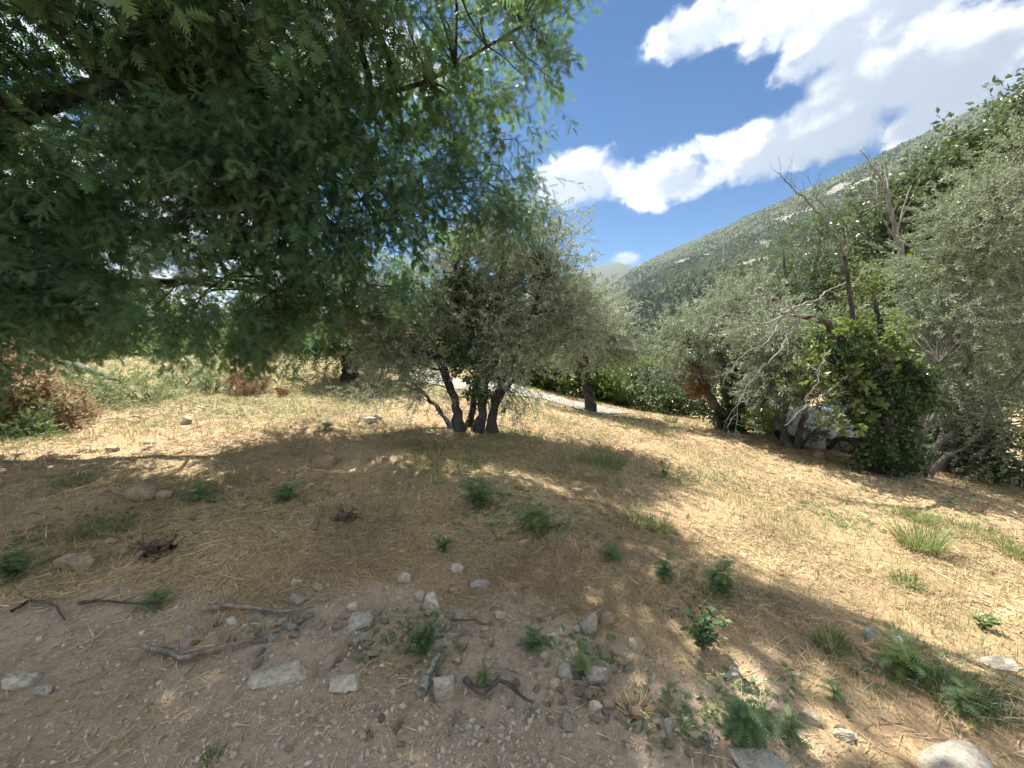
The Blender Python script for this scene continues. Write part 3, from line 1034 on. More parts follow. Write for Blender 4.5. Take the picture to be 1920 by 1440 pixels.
# ------------------------------------------------------------------ the big mimosa on the left, its trunk outside the picture
rm = np.random.default_rng(101)
tb = np.array([-7.6, 4.6])
base = ground_base(*tb)
A = lambda x, y, z, r: np.array([x, y, z, r])
stems = [
    [A(-7.6, 4.6, base[2] - 0.15, .24), A(-7.5, 4.65, 1.0, .21), A(-7.2, 4.7, 2.2, .18), A(-6.6, 4.8, 3.4, .15), A(-5.6, 4.9, 4.3, .11), A(-4.2, 5.3, 4.8, .06), A(-2.4, 5.6, 4.8, .042), A(-1.2, 5.6, 5.0, .03), A(0.1, 5.5, 5.6, .014)],
    [A(-7.4, 4.65, 1.5, .15), A(-6.6, 4.9, 2.9, .12), A(-5.6, 5.5, 3.5, .075), A(-4.3, 6.0, 3.7, .05), A(-2.9, 6.4, 3.3, .035), A(-1.6, 6.2, 3.6, .022), A(-0.9, 6.0, 3.9, .012)],
    [A(-7.3, 4.7, 1.9, .14), A(-7.2, 4.2, 3.8, .12), A(-7.0, 3.7, 5.2, .08), A(-6.6, 3.2, 6.0, .04)],
    [A(-7.2, 4.7, 2.2, .13), A(-6.6, 4.9, 4.6, .11), A(-5.4, 5.0, 6.4, .08), A(-3.8, 5.0, 7.5, .05), A(-2.0, 5.2, 8.0, .03)],
    [A(-7.3, 4.8, 1.3, .12), A(-6.7, 5.6, 2.0, .09), A(-5.6, 6.3, 2.5, .07), A(-4.2, 6.7, 2.4, .045), A(-2.9, 6.9, 2.1, .025)],
    [A(-4.2, 5.1, 4.9, .07), A(-2.9, 5.2, 5.9, .05), A(-1.6, 5.3, 6.6, .03), A(-0.5, 5.3, 7.0, .02)],
]
trunk, nodes = stems_mesh(stems, rm, n=26)
Bm = lambda c, r: (np.array(c, float), np.array(r, float))
dense = [Bm((-4.7, 4.9, 3.6), (2.6, 1.0, 1.5)), Bm((-3.0, 5.3, 3.6), (1.9, 0.8, 1.2)), Bm((-5.4, 5.0, 5.0), (2.4, 1.5, 1.4)), Bm((-3.2, 5.3, 5.2), (2.2, 1.2, 1.4)),
         Bm((-3.6, 5.1, 6.7), (2.3, 1.3, 1.1)), Bm((-1.45, 5.4, 3.8), (1.1, 0.6, 0.95)), Bm((-0.6, 5.45, 3.4), (0.9, 0.45, 0.6)), Bm((-0.95, 5.3, 2.8), (0.5, 0.35, 0.45)), Bm((-1.75, 5.4, 2.6), (0.65, 0.35, 0.45)), Bm((-0.2, 5.45, 4.0), (0.55, 0.45, 0.75)), Bm((-0.12, 5.5, 3.45), (0.45, 0.4, 0.45)), Bm((-1.2, 5.45, 4.3), (0.6, 0.5, 0.6)), Bm((-6.0, 4.6, 2.6), (1.5, 0.8, 1.1)), Bm((-4.4, 4.5, 4.6), (1.8, 0.7, 0.9)), Bm((-2.4, 4.7, 4.9), (1.3, 0.6, 0.9)), Bm((-4.6, 4.7, 3.4), (1.6, 0.6, 0.9)), Bm((-2.6, 5.0, 3.6), (1.2, 0.6, 0.9))]
skirt = [Bm((-4.9, 4.8, 2.1), (2.0, 0.6, 0.5)), Bm((-3.5, 6.5, 2.3), (0.8, 0.7, 0.7)), Bm((-6.0, 4.4, 1.95), (1.2, 0.5, 0.5)), Bm((-2.9, 6.3, 2.6), (0.8, 0.6, 0.6))]
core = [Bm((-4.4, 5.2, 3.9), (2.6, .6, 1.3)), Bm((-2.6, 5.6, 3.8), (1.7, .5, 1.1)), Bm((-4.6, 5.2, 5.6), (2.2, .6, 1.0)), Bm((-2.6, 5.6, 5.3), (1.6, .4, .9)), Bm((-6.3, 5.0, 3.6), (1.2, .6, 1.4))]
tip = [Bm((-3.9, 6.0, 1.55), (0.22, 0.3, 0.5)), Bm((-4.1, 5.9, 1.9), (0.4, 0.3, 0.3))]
light = [Bm((-0.3, 5.45, 5.55), (0.9, 0.6, 0.55)), Bm((-1.1, 5.5, 5.1), (0.9, 0.6, 0.7)), Bm((0.2, 5.5, 5.2), (0.5, 0.5, 0.7)), Bm((-0.9, 5.5, 4.4), (0.75, 0.6, 0.5)), Bm((-1.6, 5.4, 5.9), (1.0, 0.6, 0.6)), Bm((-0.1, 5.9, 4.3), (0.4, 0.4, 0.3)), Bm((0.1, 5.3, 6.4), (0.9, 0.7, 0.6))]  # sunlit bough: its brightness is partly painted in by a paler leaf tint
over = [Bm((-2.0, 4.15, 5.7), (1.8, 0.6, 0.45)), Bm((-4.2, 3.9, 5.5), (1.8, 0.6, 0.45)), Bm((0.2, 4.3, 6.5), (1.0, 0.4, 0.3)), Bm((-6.4, 3.2, 5.2), (1.5, 1.4, 1.2)), Bm((-2.2, 4.7, 7.4), (1.4, 0.8, 0.6)), Bm((-7.8, 4.4, 4.6), (1.4, 1.6, 1.6))]
parts = []
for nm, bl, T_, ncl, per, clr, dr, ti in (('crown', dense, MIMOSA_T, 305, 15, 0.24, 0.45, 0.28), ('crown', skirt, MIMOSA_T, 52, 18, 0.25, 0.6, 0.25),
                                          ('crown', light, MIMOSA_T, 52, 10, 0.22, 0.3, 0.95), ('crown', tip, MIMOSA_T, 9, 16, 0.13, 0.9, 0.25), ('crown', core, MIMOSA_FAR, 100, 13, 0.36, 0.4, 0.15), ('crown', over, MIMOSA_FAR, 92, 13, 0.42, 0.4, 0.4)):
    arr, br = crown(bl, T_, ncl, per, clr, rm, sc=(0.85, 1.4), droop=dr, nodes=nodes, br=(0.02, 0.006), tint=ti, upframe=True, shell=0.45, gapf=0.16 if bl is dense else 0.0)
    parts.append((nm, arr, br, M['mimosa']))
put_tree('mimosa_tree', 'huge dark feathery mimosa tree overhanging the left half of the field', 'tree', base, trunk, parts, M['bark_mimosa'])

# ------------------------------------------------------------------ main olive in the middle of the field
ro = np.random.default_rng(202)
b0 = spot(885, 808); y0 = b0[1]
sc_ = y0 / 7.2
stems = sink([
    px_stem([(860, 806, .10), (856, 770, .075), (846, 735, .06), (832, 690, .065), (806, 640, .05), (776, 596, .035), (752, 560, .02)], y0),
    px_stem([(899, 808, .10), (905, 765, .08), (903, 715, .075), (888, 650, .065), (873, 590, .07), (860, 540, .05), (856, 490, .03)], y0, 0),
    px_stem([(917, 806, .10), (928, 760, .07), (944, 712, .06), (965, 664, .05), (984, 622, .04), (1004, 570, .03), (1020, 510, .02)], y0),
    px_stem([(910, 800, .06), (938, 745, .045, .2), (985, 690, .035, .3), (1040, 640, .025, .4), (1080, 590, .015, .4)], y0),
    px_stem([(850, 804, .045), (826, 770, .035, .3), (792, 735, .035, .5), (750, 690, .025, .6), (710, 640, .015, .6)], y0),
    px_stem([(882, 800, .07, .25), (890, 730, .06, .5), (915, 640, .07, .7), (935, 560, .05, .8), (945, 480, .03, .7)], y0),
])
trunk, nodes = stems_mesh(stems, ro, rough=0.42, flare=0.3, seg=12, n=22)
ol = [blob(735, 625, y0 + .1, 82, 78, .6), blob(790, 560, y0 + .2, 85, 62, .6), blob(1000, 560, y0 + .2, 92, 95, .65), blob(1015, 468, y0 + .3, 58, 62, .5), blob(905, 600, y0 + .1, 90, 100, .7),
      blob(1058, 600, y0 + .1, 66, 70, .6), blob(890, 490, y0 + .4, 80, 50, .6), blob(960, 660, y0 - .1, 60, 55, .7), blob(700, 580, y0, 55, 50, .6), blob(955, 440, y0, 60, 45, .6), blob(760, 680, y0, 70, 45, .6)]
arr, br = crown(ol, OLIVE_T, 420, 15, 0.21, ro, sc=(0.8, 1.2), droop=0.12, nodes=nodes, br=(0.014, 0.0035), gapf=0.6)
low = [blob(800, 735, y0, 60, 35, .6), blob(960, 742, y0 + .2, 50, 28, .5), blob(930, 700, y0 - .3, 40, 40, .4), blob(985, 770, y0 + .1, 25, 14, .3), blob(700, 735, y0 + .6, 50, 28, .4)]
arr2, br2 = crown(low, OLIVE_T, 42, 9, 0.16, ro, sc=(0.6, 1.0), nodes=nodes, br=(0.01, 0.003))
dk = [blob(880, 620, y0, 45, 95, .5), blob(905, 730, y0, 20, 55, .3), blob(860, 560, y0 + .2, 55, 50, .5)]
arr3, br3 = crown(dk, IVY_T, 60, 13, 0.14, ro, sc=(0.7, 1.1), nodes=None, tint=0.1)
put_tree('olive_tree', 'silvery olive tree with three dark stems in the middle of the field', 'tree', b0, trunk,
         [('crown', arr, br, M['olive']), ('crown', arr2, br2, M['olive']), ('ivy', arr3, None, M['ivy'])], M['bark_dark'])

# ------------------------------------------------------------------ second olive by the lane
rp = np.random.default_rng(303)
b0 = spot(1108, 772); y0 = b0[1]
stems = sink([px_stem([(1108, 774, .14), (1106, 748, .09), (1096, 722, .095), (1086, 694, .09), (1094, 660, .065), (1120, 620, .07), (1140, 580, .04)], y0),
              px_stem([(1090, 700, .11), (1074, 660, .08), (1066, 610, .05), (1060, 560, .03)], y0), px_stem([(1096, 690, .09), (1110, 640, .06, .3), (1105, 570, .04, .4), (1100, 520, .02, .4)], y0)])
stems[1][0][2] = at(1090, 700, y0)[2]; stems[2][0][2] = at(1096, 690, y0)[2]
trunk, nodes = stems_mesh(stems, rp, rough=0.5, flare=0.4, seg=11, n=22)
ol = [blob(1110, 605, y0, 56, 56, 1.1), blob(1146, 645, y0, 38, 36, .9), blob(1078, 570, y0, 44, 44, .9), blob(1080, 652, y0, 56, 28, .9)]
arr, br = crown(ol, OLIVE_FAR, 125, 14, 0.26, rp, sc=(0.8, 1.2), nodes=nodes, br=(0.018, 0.005), gapf=0.5)
put_tree('olive_tree', 'olive tree with one thick twisted trunk beside the grey lane', 'tree', b0, trunk, [('crown', arr, br, M['olive'])], M['bark_dark'])

# ------------------------------------------------------------------ far olive on the left
b0 = spot(655, 712); y0 = b0[1]
stems = sink([px_stem([(655, 714, .22), (660, 692, .17), (664, 672, .13), (675, 650, .08), (690, 620, .04)], y0), px_stem([(658, 700, .14), (650, 672, .10), (640, 650, .07), (622, 615, .03)], y0),
              px_stem([(660, 690, .10), (655, 655, .06, .3), (652, 610, .03, .3)], y0)])
stems[1][0][2] = at(658, 700, y0)[2]; stems[2][0][2] = at(660, 690, y0)[2]
trunk, nodes = stems_mesh(stems, rp, rough=0.4, flare=0.8)
ol = [blob(640, 625, y0, 62, 40, 1.2), blob(690, 630, y0, 50, 42, 1.1), blob(600, 650, y0, 42, 30, 1.0), blob(660, 580, y0, 60, 40, 1.1), blob(710, 660, y0 + .6, 45, 30, .9)]
arr, br = crown(ol, OLIVE_FAR, 120, 14, 0.34, rp, sc=(0.9, 1.35), nodes=nodes, br=(0.02, 0.006))
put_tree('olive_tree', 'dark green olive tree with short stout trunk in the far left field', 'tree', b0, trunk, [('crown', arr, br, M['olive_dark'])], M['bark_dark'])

# ------------------------------------------------------------------ ivy grown olive with a dead brown bough
rq = np.random.default_rng(404)
b0 = spot(1372, 808); y0 = b0[1]
stems = sink([px_stem([(1362, 806, .15), (1348, 775, .11), (1330, 742, .10), (1316, 712, .08), (1304, 690, .05), (1290, 650, .03)], y0),
              px_stem([(1378, 808, .17), (1380, 770, .14), (1384, 720, .12), (1388, 665, .09), (1384, 620, .05), (1376, 580, .03)], y0),
              px_stem([(1370, 806, .12), (1362, 760, .09, .2), (1352, 700, .06, .3), (1340, 640, .04, .3), (1330, 600, .02, .3)], y0)])
trunk, nodes = stems_mesh(stems, rq, rough=0.35, flare=0.6)
ol = [blob(1288, 640, y0, 56, 60, 1.0), blob(1340, 602, y0, 66, 40, 1.0), blob(1415, 625, y0, 52, 62, .9), blob(1276, 690, y0, 32, 30, .7), blob(1350, 660, y0 + .3, 60, 50, .9), blob(1430, 740, y0 - .2, 34, 46, .6), blob(1415, 560, y0 + .4, 50, 40, .8)]
arr, br = crown(ol, OLIVE_FAR, 200, 14, 0.25, rq, sc=(0.75, 1.15), nodes=nodes, br=(0.016, 0.004), gapf=0.5)
iv = [blob(1388, 690, y0 - .15, 30, 74, .4), blob(1384, 760, y0 - .1, 22, 46, .3), blob(1405, 640, y0 - .1, 26, 46, .35), blob(1372, 790, y0 - .2, 26, 18, .3)]
arr2, _ = crown(iv, IVY_T, 95, 14, 0.12, rq, sc=(0.8, 1.3), tint=0.15, minz=0.0)
dd = [blob(1304, 712, y0 - .2, 13, 26, .25)]
arr3, _ = crown(dd, DRY_T, 10, 12, 0.09, rq, sc=(0.6, 0.9))
root = put_tree('olive_tree', 'olive tree with ivy smothered stems and one dead rust brown bough', 'tree', b0, trunk,
                [('crown', arr, br, M['olive_green']), ('ivy', arr2, None, M['ivy']), ('dead_bough', arr3, None, M['rust'])], M['bark'])

# ------------------------------------------------------------------ small twin stemmed olive
b0 = spot(1482, 838); y0 = b0[1]
stems = sink([px_stem([(1477, 840, .09), (1471, 808, .065), (1473, 770, .055), (1476, 735, .05), (1468, 690, .035), (1455, 650, .02)], y0),
              px_stem([(1490, 838, .085), (1498, 812, .06), (1506, 785, .055), (1510, 750, .045), (1500, 700, .03), (1515, 650, .018)], y0),
              px_stem([(1470, 838, .03), (1450, 815, .02), (1432, 790, .015), (1420, 765, .01)], y0), px_stem([(1496, 838, .025), (1520, 815, .018, -.1), (1540, 800, .01, -.1)], y0)])
trunk, nodes = stems_mesh(stems, rq, rough=0.25, flare=0.5)
ol = [blob(1480, 668, y0, 78, 55, .9), blob(1455, 620, y0 + .2, 60, 40, .8), blob(1520, 640, y0 + .3, 55, 45, .8), blob(1500, 725, y0, 56, 26, .7), blob(1440, 715, y0, 36, 34, .6)]
arr, br = crown(ol, OLIVE_FAR, 145, 13, 0.23, rq, sc=(0.7, 1.1), nodes=nodes, br=(0.014, 0.004), gapf=0.5)
lo = [blob(1425, 778, y0 - .1, 28, 24, .35), blob(1452, 790, y0 - .2, 22, 24, .3), blob(1532, 808, y0 - .1, 22, 16, .3)]
arr2, br2 = crown(lo, BROAD_T, 22, 9, 0.10, rq, sc=(0.6, 1.0), nodes=nodes, br=(0.008, 0.003), tint=0.7)
put_tree('olive_tree', 'small olive tree on two thin leaning stems before the parked cars', 'tree', b0, trunk, [('crown', arr, br, M['olive_green']), ('shoots', arr2, br2, M['hedge'])], M['bark'])


# ------------------------------------------------------------------ bare branches
def bare(b, p, d, L, r, depth, rng, seg=5, kids=(2, 4), spread=0.75, bias=(0, 0, 0), taper=0.45, zig=0.16):
    d = d / np.linalg.norm(d)
    n = 7 if depth > 1 else 5
    P = [np.asarray(p, float)]
    cur = d.copy()
    for k in range(n - 1):
        cur = cur + rng.normal(0, zig, 3) + np.asarray(bias) * 0.12
        cur /= np.linalg.norm(cur)
        P.append(P[-1] + cur * L / (n - 1))
    P = np.array(P); rr = np.linspace(r, r * taper, n)
    b.tube(P, rr, seg if r > 0.012 else 3, rough=0.15 if r > 0.02 else 0)
    if depth <= 0:
        return
    for _ in range(rng.integers(kids[0], kids[1] + 1)):
        k = rng.integers(2, n)
        dd_ = (P[k] - P[k - 1]); dd_ = dd_ / np.linalg.norm(dd_) + rng.normal(0, spread, 3) + np.asarray(bias) * 0.3
        bare(b, P[k], dd_, L * rng.uniform(0.45, 0.75), rr[k] * rng.uniform(0.5, 0.75), depth - 1, rng, seg, kids, spread, bias, taper, zig)


# ------------------------------------------------------------------ ivy clad half dead tree
ri = np.random.default_rng(505)
b0 = spot(1655, 884); y0 = b0[1]
stems = sink([px_stem([(1640, 884, .13), (1632, 830, .12), (1618, 775, .12), (1602, 720, .09), (1590, 670, .08), (1578, 638, .07), (1556, 612, .052), (1528, 600, .036), (1500, 593, .026)], y0),
              px_stem([(1662, 884, .11), (1645, 810, .10), (1630, 740, .10, .1), (1612, 670, .05, .1), (1598, 590, .036, .1), (1588, 510, .028, .1), (1582, 478, .025, .1)], y0),
              px_stem([(1682, 884, .11), (1690, 820, .10), (1694, 770, .11), (1702, 730, .09), (1712, 690, .04)], y0),
              px_stem([(1655, 880, .13), (1664, 800, .10, -.15), (1668, 730, .07, -.1), (1655, 640, .05, .1), (1640, 560, .03, .2)], y0)])
trunk, nodes = stems_mesh(stems, ri, rough=0.2, flare=0.15, seg=10, n=24)
def limb(b, pts, y, r0, r1, twigs, tl, rng, bias, spread=.8, depth=1):
    """a bare limb through places of the photograph, with side twigs all along it"""
    P = np.array([at(q[0], q[1], y + (q[2] if len(q) > 2 else 0)) for q in pts])
    C = curve(P, 5 * len(pts)); n = len(C)
    C[1:] += rng.normal(0, .012, (n - 1, 3))
    rad = np.linspace(r0, r1, n)
    b.tube(C, rad, 6, rough=.15)
    for _ in range(twigs):
        k = int(rng.integers(n // 5, n)); d = norm((C[k] - C[k - 1])[None])[0] * .8 + rng.normal(0, spread, 3) + np.asarray(bias)
        bare(b, C[k], d, tl * rng.uniform(.4, 1.1), max(rad[k] * .45, .004), depth, rng, kids=(2, 4), spread=.6, bias=bias, zig=.2)


dead, tall, arch = MB(), MB(), MB()
W_ = (-.15, 0, -.5)
limb(dead, [(1532, 602), (1500, 592), (1466, 594), (1432, 608), (1400, 600), (1366, 588, -.2), (1345, 598, -.3)], y0, .034, .006, 12, .5, ri, W_)
limb(dead, [(1500, 594), (1476, 574, -.1), (1452, 560, -.2), (1420, 556, -.3), (1385, 548, -.4), (1356, 530, -.5)], y0, .020, .004, 9, .45, ri, W_)
limb(dead, [(1466, 588), (1500, 572, .1), (1536, 560, .2), (1560, 540, .3), (1606, 528, .4), (1634, 545, .5)], y0, .020, .006, 8, .4, ri, (0, 0, -.1))
limb(dead, [(1500, 596), (1478, 632, -.2), (1452, 668, -.4), (1420, 700, -.5), (1392, 742, -.6), (1378, 780, -.6)], y0, .014, .004, 10, .42, ri, W_)
limb(dead, [(1466, 594), (1440, 640, -.2), (1400, 660, -.3), (1372, 690, -.4), (1350, 730, -.4)], y0, .013, .004, 9, .42, ri, W_)
limb(arch, [(1600, 690), (1576, 716, -.2), (1540, 742, -.4), (1500, 770, -.5), (1470, 800, -.5)], y0, .013, .004, 9, .35, ri, W_)
limb(arch, [(1560, 650), (1540, 680, -.2), (1530, 720, -.3), (1505, 750, -.4)], y0, .011, .004, 6, .3, ri, W_)
limb(tall, [(1582, 480), (1574, 456), (1556, 428), (1530, 396), (1500, 364), (1476, 346), (1460, 322)], y0 + .1, .024, .004, 13, .42, ri, (0, 0, .3), .5)
limb(tall, [(1584, 470), (1590, 440), (1572, 408), (1546, 384), (1526, 362), (1524, 344)], y0 + .1, .015, .003, 9, .35, ri, (0, 0, .3), .5)
limb(tall, [(1588, 440), (1602, 408), (1618, 388)], y0 + .1, .012, .003, 5, .25, ri, (0, 0, .3), .5)
limb(tall, [(1578, 480), (1556, 468), (1520, 456), (1490, 440)], y0 + .1, .013, .003, 6, .3, ri, (0, 0, .1), .5)
iv = []                                # ivy climbs along the stems and leaves gaps between them
for st_, f0, f1, rad in ((stems[0], 0, .62, .15), (stems[1], 0, .5, .14), (stems[2], 0, 1, .20), (stems[3], 0, .6, .16)):
    Cs = curve(np.asarray(st_, float), 30)
    for q in np.linspace(f0, f1, 9):
        c_ = Cs[int(q * 29)]
        iv.append((c_[:3] + ri.normal(0, .05, 3), np.array([rad, rad, .22]) * ri.uniform(.7, 1.35)))
iv += [blob(1645, 862, y0 - .25, 34, 22, .18), blob(1672, 850, y0 - .25, 24, 30, .16), blob(1694, 745, y0, 34, 34, .35), blob(1612, 800, y0 - .1, 24, 18, .22)]
arr, _ = crown(iv, IVY_T, 170, 11, 0.07, ri, sc=(0.8, 1.35), tint=0.35, minz=0.0)
li = [blob(1606, 640, y0 + .2, 46, 44, .5), blob(1556, 692, y0 + .1, 36, 20, .4), blob(1650, 660, y0 + .3, 40, 40, .4), blob(1580, 770, y0, 36, 16, .3)]
arr2, br2 = crown(li, LIME_T, 44, 9, 0.17, ri, sc=(0.65, 1.05), nodes=nodes, br=(0.012, 0.004))
put_tree('ivy_clad_tree', 'half dead tree with ivy round its base and bare branches reaching left', 'tree', b0, trunk,
         [('ivy', arr, None, M['ivy']), ('leaves', arr2, br2, M['lime'])], M['bark_dark'],
         extra=[('dead_branches', dead, M['deadwood'], {'kind': 'stuff'}), ('bare_top', tall, M['deadbrown'], {'kind': 'stuff'}), ('arching_twigs', arch, M['deadwood'], {'kind': 'stuff'})])

# ------------------------------------------------------------------ big bushy olive at the right edge
rr_ = np.random.default_rng(606)
b0 = spot(1728, 892); y0 = b0[1]
stems = sink([px_stem(q, y0) for q in (
    [(1700, 890, .05), (1716, 850, .04), (1740, 800, .03), (1764, 755, .025), (1790, 700, .015)],
    [(1712, 892, .055), (1722, 850, .045), (1728, 800, .035), (1745, 740, .025), (1760, 680, .015)],
    [(1722, 892, .06), (1745, 850, .05), (1780, 815, .04), (1830, 780, .03), (1880, 740, .02)],
    [(1735, 892, .05), (1770, 860, .04), (1810, 835, .03), (1850, 800, .02)],
    [(1706, 890, .035), (1705, 845, .03), (1722, 790, .02), (1735, 740, .012)],
    [(1728, 890, .07, .3), (1775, 800, .06, .6), (1810, 700, .05, .8), (1840, 580, .04, .9), (1850, 460, .025, .8)],
    [(1738, 890, .07, .4), (1830, 800, .06, .7), (1900, 680, .05, .9), (1930, 560, .03, 1.0)])])
trunk, nodes = stems_mesh(stems, rr_, rough=0.2, flare=0.3, seg=8)
ol = [blob(1840, 420, y0 + .8, 84, 92, 1.0), blob(1850, 590, y0 + .5, 120, 110, 1.1), blob(1830, 700, y0 + .3, 100, 80, .9), blob(1900, 770, y0 + .1, 90, 90, .9), blob(1752, 620, y0 + .5, 48, 80, .8), blob(1770, 500, y0 + .8, 56, 70, .8),
      blob(1900, 480, y0 + .6, 70, 120, .9), blob(1880, 860, y0 + .1, 70, 36, .7), blob(1780, 760, y0 + .3, 50, 44, .6), blob(1900, 330, y0 + .9, 60, 70, .8), blob(1960, 620, y0 + .5, 70, 180, .9)]
arr, br = crown(ol, OLIVE_T, 290, 14, 0.23, rr_, sc=(0.85, 1.3), nodes=nodes, br=(0.014, 0.004), minz=0.05)
sk = [blob(1815, 830, y0 + .4, 40, 36, .5), blob(1850, 870, y0 + .5, 50, 22, .5)]
arr2, _ = crown(sk, IVY_T, 30, 14, 0.14, rr_, tint=0.3, minz=0.0)
put_tree('olive_tree', 'big bushy olive tree on a fan of thin stems at the right edge', 'tree', b0, trunk, [('crown', arr, br, M['olive_green']), ('undergrowth', arr2, None, M['ivy'])], M['bark'])

# ------------------------------------------------------------------ trees farther right
rb = np.random.default_rng(707)


def simple_tree(name, label, cat, y, base_uv, stem_px, blobs, T_, ncl, per, clr, mt, bark, sc=(0.8, 1.2), droop=0.1, group=None, br=(0.03, 0.008), gapf=0.3, x=None):
    bx = at(base_uv[0], base_uv[1], y)
    b_ = ground_base(bx[0], y)
    st = sink([px_stem([(base_uv[0], base_uv[1], stem_px[0][0][2])] + list(s), y) for s in stem_px])
    tr, nd = stems_mesh(st, rb, rough=0.25, flare=0.4)
    ar, brn = crown(blobs, T_, ncl, per, clr, rb, sc=sc, droop=droop, nodes=nd, br=br, gapf=gapf)
    return put_tree(name, label, cat, b_, tr, [('crown', ar, brn, mt)], bark, group)


y = 12.5
simple_tree('broadleaf_tree', 'tall dark broadleaf tree rising behind the half dead tree', 'tree', y, (1720, 800),
            [[(1715, 640, .16), (1705, 540, .12), (1695, 460, .08), (1690, 390, .04)], [(1715, 640, .14), (1760, 520, .1), (1800, 420, .06), (1830, 330, .03)], [(1715, 640, .14), (1660, 540, .08), (1625, 450, .04)]],
            [blob(1690, 385, y, 60, 44, 1.2), blob(1640, 425, y, 48, 40, 1.0), blob(1750, 360, y, 46, 50, 1.1), blob(1830, 300, y, 60, 56, 1.2), blob(1760, 440, y, 80, 60, 1.2), blob(1690, 470, y, 70, 40, 1.1), blob(1800, 520, y, 80, 80, 1.2), blob(1880, 300, y, 50, 60, 1.0)],
            BROAD_FAR, 210, 13, 0.36, M['broad'], M['bark'], droop=0.3)
y = 10.2
simple_tree('fig_tree', 'yellow green broadleaf tree between the ivy and the big right olive', 'tree', y, (1700, 840),
            [[(1698, 740, .10), (1690, 640, .07), (1680, 560, .03)], [(1698, 740, .09), (1720, 620, .05), (1735, 540, .02)]],
            [blob(1690, 570, y, 56, 56, .9), blob(1650, 530, y, 36, 30, .7), blob(1735, 520, y, 46, 44, .8), blob(1720, 640, y, 50, 40, .8), blob(1660, 610, y, 40, 30, .7)],
            BROAD_BIG, 95, 13, 0.24, M['lime'], M['bark'], droop=0.25)
y = 15.5
simple_tree('poplar_tree', 'pair of pointed grey green tree tops left of the bare top', 'tree', y, (1500, 780),
            [[(1500, 640, .16), (1520, 540, .1), (1542, 440, .04)], [(1495, 640, .14), (1480, 560, .09), (1468, 470, .03)], [(1490, 660, .12), (1450, 600, .07), (1420, 560, .03)]],
            [blob(1542, 450, y, 30, 44, .9), blob(1530, 520, y, 46, 50, 1.2), blob(1468, 480, y, 28, 44, .9), blob(1470, 550, y, 46, 46, 1.2), blob(1425, 585, y, 42, 40, 1.1), blob(1510, 590, y, 60, 50, 1.2), blob(1580, 560, y, 46, 50, 1.1)],
            OLIVE_FAR, 170, 14, 0.38, M['broad'], M['bark'], sc=(1.1, 1.6), droop=0.2)
y = 8.8
simple_tree('oak_tree', 'ragged tree top poking in at the upper right corner', 'tree', y, (2080, 800),
            [[(2070, 560, .16), (2040, 360, .12), (1980, 240, .06), (1920, 190, .03)], [(2060, 420, .1), (1990, 330, .06), (1930, 280, .03)]],
            [blob(1925, 185, y, 32, 34, .5), blob(1915, 250, y, 26, 26, .5), blob(1990, 210, y, 60, 60, .7), blob(1990, 330, y, 60, 50, .7)],
            BROAD_BIG, 60, 11, 0.22, M['broad'], M['bark'])

# pale leafless tree standing before the dark broadleaf
y = 10.6
bx = at(1694, 860, y); bb_ = ground_base(bx[0], y)
st = sink([px_stem([(1694, 860, .10), (1694, 700, .085), (1692, 560, .075), (1690, 480, .065), (1682, 440, .055), (1672, 400, .045), (1664, 365, .04), (1652, 335, .03), (1640, 318, .02)], y)])
tr, nd = stems_mesh(st, rb, rough=0.1, flare=0.3, n=26)
pb = MB()
for (ua, va, ub, vb, r) in ((1664, 365, 1662, 290, .022), (1672, 400, 1616, 345, .026), (1682, 440, 1694, 340, .026), (1680, 430, 1722, 330, .02), (1652, 335, 1600, 292, .018), (1690, 470, 1648, 390, .024), (1660, 360, 1610, 325, .016), (1688, 500, 1655, 470, .016)):
    p0 = at(ua, va, y); p1 = at(ub, vb, y + rb.uniform(-.5, .5))
    bare(pb, p0, p1 - p0, np.linalg.norm(p1 - p0) * 1.0, r, 2, rb, kids=(2, 4), spread=0.5, zig=0.1)
put_tree('leafless_tree', 'pale leafless dead tree standing against the dark broadleaf tree', 'tree', bb_, tr, [], M['deadwood'], extra=[('branches', pb, M['deadwood'], {'kind': 'stuff'})])


# ------------------------------------------------------------------ hedge and shrubs along the lane
def bush(name, label, cat, blobs, T_, ncl, per, clr, mt, base_xy, sc=(0.8, 1.2), group=None, tint=None, stems=5, bark='bark', gapf=0.0, droop=0.0, rng=rb, minz=0.0):
    b_ = ground_base(*base_xy)
    top = max(c[2] + r[2] * 0.3 for c, r in blobs)
    tr = MB(); nd = []
    lo = min(c[0] for c, r in blobs); hi = max(c[0] for c, r in blobs)
    for k in range(stems):
        c, r = blobs[k % len(blobs)]
        bxx = b_[0] + (c[0] - b_[0]) * 0.5 + rng.normal(0, .06); byy = b_[1] + (c[1] - b_[1]) * 0.5 + rng.normal(0, .06)
        e = c + rng.normal(0, 0.25, 3) * r
        s0 = np.array([bxx, byy, gh(bxx, byy) - 0.06])
        C = curve([s0, s0 * 0.5 + e * 0.5 + rng.normal(0, 0.06, 3), e], 10)
        rad = np.linspace(0.028, 0.010, 10) * min(1.5, 0.5 + (e[2] - s0[2]) * 0.5)
        tr.tube(C, rad, 6, rough=0.15)
        nd += [np.append(C[q], rad[q]) for q in range(3, 10)]
    ar, brn = crown(blobs, T_, ncl, per, clr, rng, sc=sc, droop=droop, nodes=nd, br=(0.012, 0.004), tint=tint, gapf=gapf, minz=minz, sub=0)
    root = thing(name, label, cat, b_, group)
    tr.build('stems', M[bark], root, origin=b_, smooth=True, kind='stuff')
    link('foliage', mesh_data('foliage', ar[0] - b_, ar[1], [mt], False, {'tint': ar[2]}), root, kind='stuff')
    if brn.n:
        brn.build('branches', M[bark], root, origin=b_, smooth=True, kind='stuff')
    return root


